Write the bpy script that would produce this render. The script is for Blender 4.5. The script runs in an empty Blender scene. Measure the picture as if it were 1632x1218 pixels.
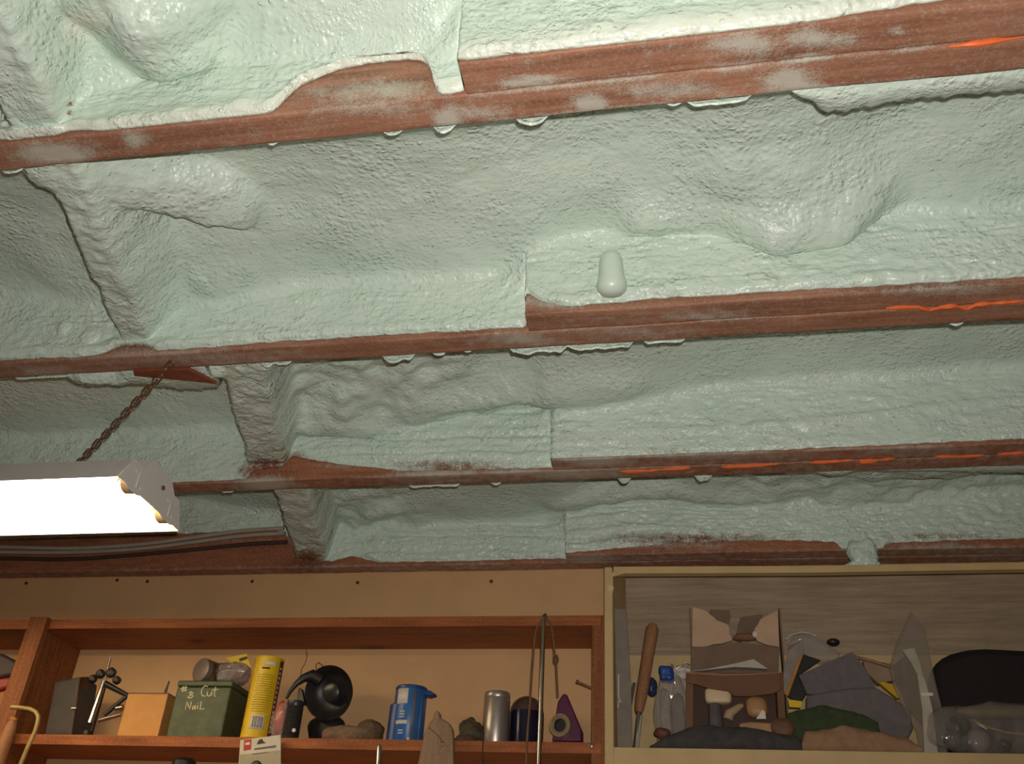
import bpy, bmesh, math, random
import numpy as np
from mathutils import Vector, Matrix
random.seed(4)
SC = bpy.context.scene
COL = SC.collection

# ------------------------------------------------------------------ camera, world, flash, exposure
FPX, PITCH, ROLL, YAW = 1489.18, 0.574160, 0.0606580, -0.203866
CZ = 1.55                                   # eye height above the garage floor
H = 0.7476                                  # joist undersides above the eye
fw0 = np.array([math.sin(YAW), math.cos(YAW), 0.0]); r0 = np.array([math.cos(YAW), -math.sin(YAW), 0.0]); u0 = np.array([0, 0, 1.0])
FW = fw0*math.cos(PITCH) + u0*math.sin(PITCH); u1 = u0*math.cos(PITCH) - fw0*math.sin(PITCH)
RT = r0*math.cos(ROLL) + u1*math.sin(ROLL); UP = u1*math.cos(ROLL) - r0*math.sin(ROLL)
cam = bpy.data.objects.new('camera', bpy.data.cameras.new('camera')); COL.objects.link(cam)
cam.data.sensor_width = 36; cam.data.lens = FPX/1632*36; cam.data.clip_start = 0.02
M3 = Matrix((RT, UP, -FW)).transposed()
cam.matrix_world = Matrix.Translation((0, 0, CZ)) @ M3.to_4x4()
SC.camera = cam

world = bpy.data.worlds.new('world'); SC.world = world; world.use_nodes = True
world.node_tree.nodes['Background'].inputs[0].default_value = (1.0, 0.80, 0.60, 1)
world.node_tree.nodes['Background'].inputs[1].default_value = 0.12

fl = bpy.data.lights.new('camera_flash', 'SPOT'); fl.energy = 40; fl.color = (1.0, 0.94, 0.87)
fl.spot_size = math.radians(128); fl.spot_blend = 1.0; fl.shadow_soft_size = 0.008
flash = bpy.data.objects.new('camera_flash', fl); COL.objects.link(flash)
aim = FW + 0.12*UP
zax = Vector(-aim).normalized(); xax = Vector(RT).normalized(); yax = zax.cross(xax).normalized(); xax = yax.cross(zax)
flash.matrix_world = Matrix.Translation(Vector((0, 0, CZ)) + Vector(RT)*0.014 + Vector(UP)*0.034) @ Matrix((xax, yax, zax)).transposed().to_4x4()

SC.view_settings.view_transform = 'Standard'; SC.view_settings.look = 'None'
SC.view_settings.gamma = 1; SC.view_settings.use_curve_mapping = False
SC.view_settings.exposure = 0.0

# ------------------------------------------------------------------ helpers
def ray(x, y): return RT*(x-816) - UP*(y-609) + FW*FPX
def at(x, y, Y):
    d = ray(x, y); p = d*(Y/d[1]); return Vector((p[0], p[1], p[2]+CZ))
def atz(x, y, z):
    d = ray(x, y); p = d*((z-CZ)/d[2]); return Vector((p[0], p[1], p[2]+CZ))
def atx(x, y, X):
    d = ray(x, y); p = d*(X/d[0]); return Vector((p[0], p[1], p[2]+CZ))
def to_px(X, Y, Z):
    d = X*FW[0]+Y*FW[1]+(Z-CZ)*FW[2]
    return 816+FPX*(X*RT[0]+Y*RT[1]+(Z-CZ)*RT[2])/d, 609-FPX*(X*UP[0]+Y*UP[1]+(Z-CZ)*UP[2])/d

def tag(o, label=None, cat=None, group=None, kind=None):
    if label: o['label'] = label
    if cat: o['category'] = cat
    if group: o['group'] = group
    if kind: o['kind'] = kind
    return o
def thing(name, label, cat, loc, group=None):
    o = bpy.data.objects.new(name, None); COL.objects.link(o); o.location = loc; o.empty_display_size = 0.02
    return tag(o, label, cat, group)

_perm = np.random.RandomState(7).permutation(256)
_perm = np.concatenate([_perm, _perm, _perm])
_gr = np.random.RandomState(3).normal(size=(256, 3)); _gr /= np.linalg.norm(_gr, axis=1)[:, None]
def noise(x, y, z):
    """gradient noise, roughly -1..1"""
    x, y, z = np.broadcast_arrays(np.asarray(x, float), y, z)
    xi, yi, zi = np.floor(x).astype(int), np.floor(y).astype(int), np.floor(z).astype(int)
    xf, yf, zf = x-xi, y-yi, z-zi
    u, v, w = [t*t*t*(t*(t*6-15)+10) for t in (xf, yf, zf)]
    out = 0
    for a in (0, 1):
        for b in (0, 1):
            for c in (0, 1):
                h = _perm[_perm[_perm[(xi+a) & 255]+((yi+b) & 255)]+((zi+c) & 255)]
                g = _gr[h]
                d = g[..., 0]*(xf-a)+g[..., 1]*(yf-b)+g[..., 2]*(zf-c)
                out = out + d*(u if a else 1-u)*(v if b else 1-v)*(w if c else 1-w)
    return out*1.6
def fbm(x, y, z, o=3):
    s = 0; a = 1
    for i in range(o):
        s = s+a*noise(x*2**i+17*i, y*2**i+5*i, z*2**i); a *= .5
    return s
def sstep(a, b, x):
    t = np.clip((x-a)/(b-a), 0, 1); return t*t*(3-2*t)
def smin(a, b, k):
    h = np.clip(0.5+0.5*(b-a)/k, 0, 1); return b*(1-h)+a*h-k*h*(1-h)

# ------------------------------------------------------------------ materials
def newmat(name):
    m = bpy.data.materials.new(name); m.use_nodes = True
    nt = m.node_tree; b = nt.nodes['Principled BSDF']
    return m, nt, b
def N(nt, t, **kw):
    n = nt.nodes.new(t)
    for k, v in kw.items():
        if k in n.inputs: n.inputs[k].default_value = v
        else: setattr(n, k, v)
    return n
def ramp(nt, fac, stops):
    n = nt.nodes.new('ShaderNodeValToRGB'); nt.links.new(fac, n.inputs[0])
    e = n.color_ramp.elements
    while len(e) < len(stops): e.new(0.5)
    for i, (p, c) in enumerate(stops):
        e[i].position = p; e[i].color = (*c, 1) if len(c) == 3 else c
    return n.outputs[0]
def mix(nt, fac, a, b):
    n = nt.nodes.new('ShaderNodeMix'); n.data_type = 'RGBA'
    for s, v in ((n.inputs[0], fac), (n.inputs[6], a), (n.inputs[7], b)):
        if hasattr(v, 'default_value') or hasattr(v, 'is_linked'): nt.links.new(v, s)
        else: s.default_value = v if not isinstance(v, tuple) else ((*v, 1) if len(v) == 3 else v)
    return n.outputs[2]
def math_(nt, op, a, b=None, clamp=False):
    n = nt.nodes.new('ShaderNodeMath'); n.operation = op; n.use_clamp = clamp
    for i, v in enumerate((a, b)):
        if v is None: continue
        if isinstance(v, (int, float)): n.inputs[i].default_value = v
        else: nt.links.new(v, n.inputs[i])
    return n.outputs[0]
def coords(nt, scale=(1, 1, 1)):
    tc = nt.nodes.new('ShaderNodeTexCoord'); mp = nt.nodes.new('ShaderNodeMapping')
    mp.inputs['Scale'].default_value = scale; nt.links.new(tc.outputs['Object'], mp.inputs[0]); return mp.outputs[0]
def bump(nt, b, h, strength, dist):
    n = nt.nodes.new('ShaderNodeBump'); n.inputs['Strength'].default_value = strength; n.inputs['Distance'].default_value = dist
    nt.links.new(h, n.inputs['Height']); nt.links.new(n.outputs[0], b.inputs['Normal'])
def tex(nt, vec, scale, detail=3, rough=.55):
    n = N(nt, 'ShaderNodeTexNoise', Scale=scale, Detail=detail, Roughness=rough); nt.links.new(vec, n.inputs['Vector']); return n.outputs['Fac']

def plain(name, col, rough=.5, metal=0., var=.12, scale=40, spec=.5, bumpd=0.0004, trans=0., alpha=1., coat=0):
    m, nt, b = newmat(name)
    v = coords(nt); f = tex(nt, v, scale, 4)
    lo = tuple(c*(1-var) for c in col); hi = tuple(min(1, c*(1+var)) for c in col)
    nt.links.new(ramp(nt, f, [(.3, lo), (.7, hi)]), b.inputs['Base Color'])
    b.inputs['Roughness'].default_value = rough; b.inputs['Metallic'].default_value = metal
    b.inputs['Specular IOR Level'].default_value = spec
    if trans: b.inputs['Transmission Weight'].default_value = trans
    if alpha < 1: b.inputs['Alpha'].default_value = alpha
    if coat: b.inputs['Coat Weight'].default_value = coat
    if bumpd: bump(nt, b, f, .5, bumpd)
    return m
def woodmat(name, dark, light, dustc, grain_axis=0, rough=.6, ring=60):
    m, nt, b = newmat(name)
    sc = [14, 14, 14]; sc[grain_axis] = 1.1
    v = coords(nt, tuple(sc)); f = tex(nt, v, 9, 6, .6)
    sc2 = [220, 220, 220]; sc2[grain_axis] = 9
    f2 = tex(nt, coords(nt, tuple(sc2)), 1.0, 3)
    big = tex(nt, coords(nt), 7, 2)
    f3 = math_(nt, 'ADD', math_(nt, 'MULTIPLY', f, .6), math_(nt, 'ADD', math_(nt, 'MULTIPLY', f2, .25), math_(nt, 'MULTIPLY', big, .25)))
    c = ramp(nt, f3, [(.38, dark), (.72, light)])
    at_ = nt.nodes.new('ShaderNodeAttribute'); at_.attribute_name = 'dark'
    c = mix(nt, at_.outputs['Fac'], c, tuple(x*.22 for x in dark))
    ad = nt.nodes.new('ShaderNodeAttribute'); ad.attribute_name = 'dust'
    sp = tex(nt, coords(nt), 420, 3, .7); sp2 = tex(nt, coords(nt), 60, 3, .6)
    s = math_(nt, 'ADD', math_(nt, 'MULTIPLY', sp, .65), math_(nt, 'MULTIPLY', sp2, .5))
    k = math_(nt, 'ADD', math_(nt, 'MULTIPLY', math_(nt, 'SUBTRACT', s, .575), 3.2), math_(nt, 'SUBTRACT', math_(nt, 'MULTIPLY', ad.outputs['Fac'], 2.0), .5), clamp=False)
    k = math_(nt, 'MULTIPLY', k, 1.0, clamp=True)
    k = math_(nt, 'MULTIPLY', k, math_(nt, 'MULTIPLY', ad.outputs['Fac'], 6, clamp=True), clamp=True)
    c = mix(nt, math_(nt, 'MULTIPLY', k, .72), c, dustc)
    fine = ramp(nt, tex(nt, coords(nt), 260, 4, .8), [(.50, (0, 0, 0)), (.74, (1, 1, 1))])
    c = mix(nt, math_(nt, 'MULTIPLY', fine, .34), c, dustc)
    nt.links.new(c, b.inputs['Base Color']); b.inputs['Roughness'].default_value = rough
    b.inputs['Specular IOR Level'].default_value = .3
    bump(nt, b, math_(nt, 'ADD', f3, math_(nt, 'MULTIPLY', k, .8)), .6, .0012)
    return m
def foammat():
    m, nt, b = newmat('spray_foam')
    v = coords(nt)
    big = tex(nt, v, 6, 3); mid = tex(nt, v, 45, 4); pim = tex(nt, v, 130, 2, .5); fin = tex(nt, v, 330, 3, .6)
    c = ramp(nt, big, [(.3, (.61, .742, .645)), (.7, (.69, .802, .71))])
    c = mix(nt, math_(nt, 'MULTIPLY', ramp(nt, mid, [(.45, (0, 0, 0)), (.75, (1, 1, 1))]), .3), c, (.78, .83, .74))
    ab = nt.nodes.new('ShaderNodeAttribute'); ab.attribute_name = 'bare'
    sp = math_(nt, 'ADD', math_(nt, 'MULTIPLY', tex(nt, v, 420, 3, .7), .7), math_(nt, 'MULTIPLY', tex(nt, v, 70, 3), .4))
    k = math_(nt, 'ADD', math_(nt, 'MULTIPLY', math_(nt, 'SUBTRACT', sp, .55), 4.0), math_(nt, 'SUBTRACT', math_(nt, 'MULTIPLY', ab.outputs['Fac'], 2.4), .7))
    k = math_(nt, 'MULTIPLY', k, math_(nt, 'MULTIPLY', ab.outputs['Fac'], 6, clamp=True), clamp=True)
    c = mix(nt, k, c, (.22, .075, .032))
    aw = nt.nodes.new('ShaderNodeAttribute'); aw.attribute_name = 'pale'
    c = mix(nt, aw.outputs['Fac'], c, (.86, .85, .74))
    nt.links.new(c, b.inputs['Base Color'])
    b.inputs['Roughness'].default_value = .31; b.inputs['Specular IOR Level'].default_value = .44
    warp = nt.nodes.new('ShaderNodeMix'); warp.data_type = 'VECTOR'; warp.inputs[0].default_value = .012
    nt.links.new(v, warp.inputs[4])
    wn = N(nt, 'ShaderNodeTexNoise', Scale=40.0, Detail=2.0); nt.links.new(v, wn.inputs['Vector']); nt.links.new(wn.outputs['Color'], warp.inputs[5])
    def domes(scale, lo):
        vo = nt.nodes.new('ShaderNodeTexVoronoi'); vo.feature = 'F1'; vo.inputs['Scale'].default_value = scale
        nt.links.new(warp.outputs[1], vo.inputs['Vector'])
        return math_(nt, 'POWER', math_(nt, 'SUBTRACT', 1.0, vo.outputs['Distance'], clamp=True), 2.0)
    patchy = ramp(nt, tex(nt, v, 11, 3, .6), [(.40, (.10,)*3), (.64, (1, 1, 1))])
    patchy2 = ramp(nt, tex(nt, coords(nt, (1, 1, 1.3)), 17, 2, .5), [(.42, (.15,)*3), (.62, (1, 1, 1))])
    dots = ramp(nt, tex(nt, v, 120, 1, .5), [(.68, (0, 0, 0)), (.77, (1, 1, 1))])
    wr = tex(nt, coords(nt, (.8, 1.4, 1.6)), 80, 1, .5)
    h = math_(nt, 'ADD', math_(nt, 'MULTIPLY', math_(nt, 'MULTIPLY', domes(125, 0), patchy), 1.15), math_(nt, 'MULTIPLY', math_(nt, 'MULTIPLY', domes(260, 0), patchy2), .50))
    h = math_(nt, 'ADD', h, math_(nt, 'MULTIPLY', wr, .80))
    h = math_(nt, 'ADD', h, math_(nt, 'ADD', math_(nt, 'MULTIPLY', dots, .55), math_(nt, 'MULTIPLY', fin, .14)))
    bump(nt, b, h, .85, .0027)
    return m
FOAM = foammat()
FOAMS = plain('smooth_foam', (.66, .775, .68), .34, var=.04, scale=30, bumpd=.0012)
DUSTC = (.56, .57, .49)
JOIST = woodmat('joist_wood', (.225, .088, .048), (.44, .215, .130), DUSTC)
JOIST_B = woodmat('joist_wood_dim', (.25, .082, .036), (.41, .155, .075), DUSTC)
SHELFW = woodmat('shelf_wood', (.23, .060, .016), (.47, .145, .040), (.5, .4, .3))
SIDEW = woodmat('upright_wood', (.15, .042, .011), (.30, .095, .025), (.5, .4, .3), grain_axis=2)
CREAM = plain('cream_paint', (.60, .43, .20), .55, var=.10, scale=14)
GREYWOOD = woodmat('grey_panel', (.27, .195, .125), (.46, .35, .235), (.5, .4, .3))
WALLM = plain('tan_drywall', (.66, .40, .19), .7, var=.06, scale=9)
FLOORM = plain('concrete', (.22, .20, .18), .8, scale=5)

# ------------------------------------------------------------------ mesh building
def link(name, me, mat, parent=None, smooth=True):
    o = bpy.data.objects.new(name, me); COL.objects.link(o)
    if mat is not None: me.materials.append(mat)
    if smooth: me.polygons.foreach_set('use_smooth', [True]*len(me.polygons))
    if parent is not None:
        o.parent = parent; o.matrix_parent_inverse = Matrix.Translation(parent_loc(parent)).inverted()
    return o
def parent_loc(p):
    v = Vector(p.location)
    return v
def grid_mesh(name, P, attrs=None, wrap=False):
    """P: (n,m,3) array -> quad grid mesh"""
    n, m, _ = P.shape
    me = bpy.data.meshes.new(name)
    idx = np.arange(n*m).reshape(n, m)
    a, b, c, d = idx[:-1, :-1], idx[1:, :-1], idx[1:, 1:], idx[:-1, 1:]
    q = np.stack([a, b, c, d], -1).reshape(-1, 4)
    me.vertices.add(n*m); me.vertices.foreach_set('co', P.reshape(-1).astype(np.float32))
    me.loops.add(q.size); me.loops.foreach_set('vertex_index', q.reshape(-1).astype(np.int32))
    me.polygons.add(len(q)); me.polygons.foreach_set('loop_start', (np.arange(len(q))*4).astype(np.int32))
    me.update(calc_edges=True)
    for k, v in (attrs or {}).items():
        at_ = me.attributes.new(k, 'FLOAT', 'POINT'); at_.data.foreach_set('value', np.asarray(v, np.float32).reshape(-1))
    me.validate()
    return me

class MB:
    """collects shapes; build() links them as one mesh object"""
    def __init__(s): s.bm = bmesh.new()
    def _add(s, verts, faces):
        vs = [s.bm.verts.new(v) for v in verts]
        for f in faces:
            try: s.bm.faces.new([vs[i] for i in f])
            except ValueError: pass
        return vs
    def box(s, lo, hi, M=None):
        x0, y0, z0 = lo; x1, y1, z1 = hi
        v = [Vector(p) for p in ((x0,y0,z0),(x1,y0,z0),(x1,y1,z0),(x0,y1,z0),(x0,y0,z1),(x1,y0,z1),(x1,y1,z1),(x0,y1,z1))]
        if M is not None: v = [M @ p for p in v]
        s._add(v, [(0,3,2,1),(4,5,6,7),(0,1,5,4),(1,2,6,5),(2,3,7,6),(3,0,4,7)]); return s
    def prism(s, pts, d):
        """closed outline of 3-D points swept by vector d"""
        n = len(pts); d = Vector(d); a = [Vector(p) for p in pts]; v = a + [p+d for p in a]
        s._add(v, [tuple(range(n)), tuple(range(2*n-1, n-1, -1))] + [(i, i+n, (i+1) % n+n, (i+1) % n) for i in range(n)]); return s
    def hull8(s, a, b):
        """a, b: two quads of points joined"""
        v = [Vector(p) for p in list(a)+list(b)]
        s._add(v, [(0,3,2,1),(4,5,6,7),(0,1,5,4),(1,2,6,5),(2,3,7,6),(3,0,4,7)]); return s
    def rev(s, p0, axis, prof, seg=32, cap=True, sx=1., sy=1.):
        """profile [(t along axis, radius)] turned about the axis"""
        ax = Vector(axis).normalized(); t = Vector((0, 0, 1)) if abs(ax.z) < .9 else Vector((1, 0, 0))
        u = ax.cross(t).normalized(); w = ax.cross(u); p0 = Vector(p0)
        vs = []
        for (h, r) in prof:
            for i in range(seg):
                a = 2*math.pi*i/seg
                vs.append(p0+ax*h+u*(math.cos(a)*r*sx)+w*(math.sin(a)*r*sy))
        f = []
        for k in range(len(prof)-1):
            for i in range(seg):
                j = (i+1) % seg; f.append((k*seg+i, k*seg+j, (k+1)*seg+j, (k+1)*seg+i))
        if cap: f += [tuple(range(seg-1, -1, -1)), tuple((len(prof)-1)*seg+i for i in range(seg))]
        s._add(vs, f); return s
    def cyl(s, a, b, r, r2=None, seg=24):
        a, b = Vector(a), Vector(b); return s.rev(a, b-a, [(0, r), ((b-a).length, r if r2 is None else r2)], seg)
    def tube(s, pts, r, seg=10, closed=False):
        pts = [Vector(p) for p in pts]; n = len(pts); rs = r if isinstance(r, (list, tuple)) else [r]*n
        vs = []; up = Vector((0.13, 0.21, 1)).normalized(); pu = None
        for i, p in enumerate(pts):
            if closed: tg = pts[(i+1) % n]-pts[i-1]
            else: tg = pts[min(i+1, n-1)]-pts[max(i-1, 0)]
            tg.normalize()
            u = (pu - tg*pu.dot(tg)) if pu is not None else (tg.cross(up) if abs(tg.dot(up)) < .95 else tg.cross(Vector((1, 0, 0))))
            u.normalize(); pu = u; w = tg.cross(u)
            for k in range(seg):
                a = 2*math.pi*k/seg; vs.append(p+u*math.cos(a)*rs[i]+w*math.sin(a)*rs[i])
        f = []
        for i in range(n if closed else n-1):
            j = (i+1) % n
            for k in range(seg):
                l = (k+1) % seg; f.append((i*seg+k, i*seg+l, j*seg+l, j*seg+k))
        if not closed: f += [tuple(range(seg-1, -1, -1)), tuple((n-1)*seg+k for k in range(seg))]
        s._add(vs, f); return s
    def blob(s, c, r, amp=.0, freq=30, seed=0, nu=40, nv=26, power=1.0, zmin=None):
        """noisy ellipsoid; power<1 squares it"""
        c = Vector(c); th = np.linspace(0, math.pi, nv); ph = np.linspace(0, 2*math.pi, nu, endpoint=False)
        T, P_ = np.meshgrid(th, ph, indexing='ij')
        sg = lambda a: np.sign(a)*np.abs(a)**power
        x, y, z = sg(np.sin(T))*sg(np.cos(P_)), sg(np.sin(T))*sg(np.sin(P_)), sg(np.cos(T))
        X, Y, Z = c.x+x*r[0], c.y+y*r[1], c.z+z*r[2]
        if amp:
            d = 1+amp*fbm(X*freq+seed*7.3, Y*freq, Z*freq, 3)
            X, Y, Z = c.x+x*r[0]*d, c.y+y*r[1]*d, c.z+z*r[2]*d
        if zmin is not None: Z = np.maximum(Z, zmin)
        vs = [Vector((X[i, j], Y[i, j], Z[i, j])) for i in range(nv) for j in range(nu)]
        f = [(i*nu+j, (i+1)*nu+j, (i+1)*nu+(j+1) % nu, i*nu+(j+1) % nu) for i in range(nv-1) for j in range(nu)]
        s._add(vs, f); return s
    def build(s, name, mat, parent=None, bevel=0., seg=2, smooth=True, sub=0, solid=0.):
        bmesh.ops.remove_doubles(s.bm, verts=s.bm.verts, dist=1e-6)
        bmesh.ops.recalc_face_normals(s.bm, faces=s.bm.faces)
        me = bpy.data.meshes.new(name); s.bm.to_mesh(me); s.bm.free()
        o = link(name, me, mat, parent, smooth)
        if solid: md = o.modifiers.new('solid', 'SOLIDIFY'); md.thickness = solid; md.offset = 0
        if bevel: md = o.modifiers.new('bevel', 'BEVEL'); md.width = bevel; md.segments = seg; md.limit_method = 'ANGLE'; md.angle_limit = math.radians(35)
        if sub: md = o.modifiers.new('sub', 'SUBSURF'); md.levels = sub; md.render_levels = sub
        if smooth and not sub:
            try: me.set_sharp_from_angle(angle=math.radians(38))
            except Exception: pass
        return o

# ------------------------------------------------------------------ the room
YW = 1.868
def slab(name, lo, hi, mat):
    return tag(MB().box(lo, hi).build(name, mat, smooth=False), kind='structure')
slab('floor', (-3.2, -2.0, -.1), (2.2, 2.2, 0), FLOORM)
wall = slab('wall_back', (-3.2, YW, 0), (2.2, YW+.1, H+CZ+.01), WALLM)
slab('wall_left', (-3.3, -2.0, 0), (-3.2, YW, H+CZ+.2), WALLM)
slab('wall_right', (2.2, -2.0, 0), (2.3, YW, H+CZ+.2), WALLM)
slab('ceiling', (-3.3, -2.0, H+CZ+.205), (2.3, YW+.1, H+CZ+.23), plain('roof_deck', (.2, .1, .05), .7))

# ------------------------------------------------------------------ joists
YN = {1: .606, 2: 1.011, 3: 1.415, 4: 1.825}
XS = {1: -.189, 2: -.189, 3: -.209, 4: -.235}
T = .038
JX0, JX1 = -2.6, 1.6
def gauss(x, y, cx, cy, sx, sy): return np.exp(-((x-cx)/sx)**2-((y-cy)/sy)**2)
def px_sum(px, py, spots):
    d = np.zeros_like(px)
    for cx, cy, sx, sy, a in spots: d = np.maximum(d, a*gauss(px, py, cx, cy, sx, sy))
    return d
DUST = {   # pale overspray on the wood: image place, spread, strength
 1: [(90, 245, 60, 16, .9), (215, 225, 18, 14, .75), (715, 190, 22, 18, .85), (940, 165, 28, 16, .85), (1260, 130, 40, 22, .8), (1190, 70, 50, 16, .7),
     (1300, 62, 60, 14, .62), (1430, 50, 12, 8, .6), (1060, 145, 90, 14, .45), (620, 145, 70, 18, .62), (560, 150, 60, 14, .5), (600, 170, 120, 14, .35), (860, 125, 40, 6, .8), (760, 180, 60, 10, .4)],
 2: [(300, 570, 200, 14, .3), (880, 482, 80, 8, .6), (1000, 530, 120, 12, .3), (1130, 505, 80, 8, .45), (830, 540, 60, 10, .5), (1500, 462, 120, 10, .35), (60, 590, 60, 8, .35)],
 3: [(700, 750, 90, 12, .55), (540, 742, 60, 6, .45), (950, 735, 50, 8, .6), (900, 755, 80, 8, .45), (820, 752, 60, 8, .55), (1100, 725, 200, 8, .3), (1400, 715, 150, 6, .25), (420, 770, 40, 14, .6)],
 4: [(1060, 868, 160, 10, .55), (940, 890, 40, 6, .5), (1500, 870, 130, 8, .35), (380, 862, 90, 5, .4), (700, 905, 200, 6, .15)]}
def board(name, y0, y1, x0, x1, k, parent, mat, hgt=.185, sag=.0):
    """a joist board: long box with a fine skin so that overspray and wear can sit on it"""
    nx = int((x1-x0)/.006)+2; xs = np.linspace(x0, x1, nx)
    # section loop (near face up, bottom, far face)
    zt = H+CZ+hgt; zb = H+CZ
    rb = .0025
    sec = [(y0, zt)]+[(y0, zt-(zt-zb-rb)*t) for t in np.linspace(0, 1, 26)[1:]]+[(y0+rb*.3, zb+rb*.3)] + [(y0+rb+(y1-y0-2*rb)*t, zb) for t in np.linspace(0, 1, 9)] + [(y1-rb*.3, zb+rb*.3), (y1, zb+rb), (y1, zb+.05), (y1, zt)]
    sec = np.array(sec)
    X = np.repeat(xs[:, None], len(sec), 1); Y = np.repeat(sec[None, :, 0], nx, 0); Z = np.repeat(sec[None, :, 1], nx, 0)
    wob = .0012*fbm(X*9+k*3, Y*0+k, Z*0, 3)
    low = sstep(zb+.03, zb, Z)
    Y = Y+wob*low; Z = Z+.0010*fbm(X*7+k*11, Y*0+.5, Y*0, 3)*low
    Z = Z + .0006*noise(X*120, Y*120, k)*low
    px, py = to_px(X, Y, Z)
    dust = px_sum(px, py, DUST[k])+.17+.10*noise(X*6, Y*30, Z*30+k)
    under = sstep(zb+.004, zb+.001, Z)
    if k >= 3: dust = dust-.12+.30*under+.05*under*noise(X*15, Y*60, k)
    if k == 1: 
        seam = np.maximum(gauss(Y, 0, y0+.002, 0, .004, 1), gauss(Y, 0, y1-.002, 0, .003, 1))*under if 'doubler' not in name else gauss(Y, 0, y1-.001, 0, .003, 1)*under
        dust = np.maximum(dust, .95*seam*sstep(XS[1]-.01, XS[1]+.01, X)*sstep(.30, .22, X)*(.55+.7*noise(X*18, 0*Y, 3)))
        dust = np.maximum(dust, 1.0*gauss(px, py, 838, 133, 46, 7))
    dark = np.clip(.35*sstep(.25, .75, noise(X*5+9, Y*60, Z*60+k*2)), 0, 1)
    if k == 4: dark = np.maximum(dark, .6*gauss(px, py, 490, 900, 40, 14))
    P = np.stack([X, Y, Z], -1)
    me = grid_mesh(name, P, {'dust': np.clip(dust, 0, 1), 'dark': dark})
    # end caps and top
    bm = bmesh.new(); bm.from_mesh(me)
    bm.verts.ensure_lookup_table(); m = len(sec)
    bm.faces.new([bm.verts[i] for i in range(m)]); bm.faces.new([bm.verts[(nx-1)*m+i] for i in range(m-1, -1, -1)])
    bmesh.ops.recalc_face_normals(bm, faces=bm.faces)
    bm.to_mesh(me); bm.free()
    o = link(name, me, mat, parent)
    me.set_sharp_from_angle(angle=math.radians(60))
    return o
JL = {1: ('wide reddish ceiling joist nearest the camera, in the foam at top', 'reddish doubling board with ragged foam drips, on the near side of the topmost joist'),
      2: ('reddish ceiling joist crossing the middle of the foam, second from the top', 'reddish doubling board beside the foam covered peg, on the middle joist'),
      3: ('dark reddish ceiling joist just above the lit lamp end, third from the top', 'dark doubling board with broken orange glue, on the third joist from the top'),
      4: ('brown ceiling joist along the top of the back wall, behind the cables', 'brown doubling board right above the cream cabinet, bridged by a foam strip')}
for k in (1, 2, 3, 4):
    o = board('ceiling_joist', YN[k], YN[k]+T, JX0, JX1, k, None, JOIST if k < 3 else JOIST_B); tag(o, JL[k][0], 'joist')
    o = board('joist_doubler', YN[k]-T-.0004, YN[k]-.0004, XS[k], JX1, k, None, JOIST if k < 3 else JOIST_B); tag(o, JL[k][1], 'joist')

# ------------------------------------------------------------------ spray foam, one skin per bay
def xz(pts, Y):
    q = [at(x, y, Y) for x, y in pts]; q.sort(key=lambda p: p.x)
    return np.array([p.x for p in q]), np.array([p.z for p in q])
def itp(x, tab): return np.interp(x, tab[0], tab[1])
S = {k: YN[k]-T for k in YN}
COVE_M = {1: [(130, 165), (300, 112), (500, 100), (690, 85)], 2: [(0, 480), (250, 500), (350, 490), (500, 460), (700, 452), (825, 440)],
          3: [(280, 690), (390, 688), (470, 690), (560, 690), (640, 690), (740, 660), (870, 650)], 4: [(0, 790), (300, 800), (530, 830), (570, 845), (700, 842), (870, 830)]}
COVE_S = {1: [(735, -40), (1632, -140)], 2: [(840, 408), (950, 385), (1100, 378), (1200, 385), (1300, 370), (1400, 350), (1632, 338)],
          3: [(880, 665), (1000, 650), (1100, 628), (1200, 615), (1632, 590)], 4: [(900, 826), (960, 805), (1020, 800), (1100, 808), (1300, 815), (1632, 780)]}
EDGE_M = {1: [(0, 226), (120, 212), (230, 208), (330, 198), (400, 190), (440, 180), (456, 160), (480, 139), (540, 114), (600, 102), (650, 98), (680, 104), (692, 125), (694, 150), (698, 156), (728, 151)],
          2: [(0, 578), (150, 570), (190, 556), (200, 548), (235, 552), (250, 563), (450, 547), (600, 538), (830, 525)],
          3: [(0, 790), (260, 772), (395, 766), (402, 752), (452, 742), (458, 726), (480, 732), (540, 742), (600, 748), (640, 753), (700, 752), (870, 748)],
          4: [(0, 862), (300, 852), (440, 845), (462, 860), (470, 880), (520, 885), (528, 897), (560, 888), (600, 898), (700, 897), (890, 892)]}
EDGE_S = {1: [(726, 96), (740, 99), (760, 100), (800, 92), (900, 85), (1000, 76), (1060, 68), (1200, 52), (1300, 37), (1400, 20), (1500, 5), (1632, -15)],
          2: [(838, 466), (848, 474), (870, 485), (900, 492), (960, 487), (1060, 478), (1340, 462), (1632, 445)],
          3: [(878, 735), (890, 738), (1000, 730), (1632, 702)],
          4: [(903, 884), (940, 880), (1100, 866), (1250, 863), (1335, 866), (1342, 890), (1405, 890), (1412, 868), (1500, 864), (1632, 860)]}
FX0, FX1, FN = -2.45, 1.45, 1130
XSAMP = np.linspace(FX0, FX1, FN)

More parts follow.
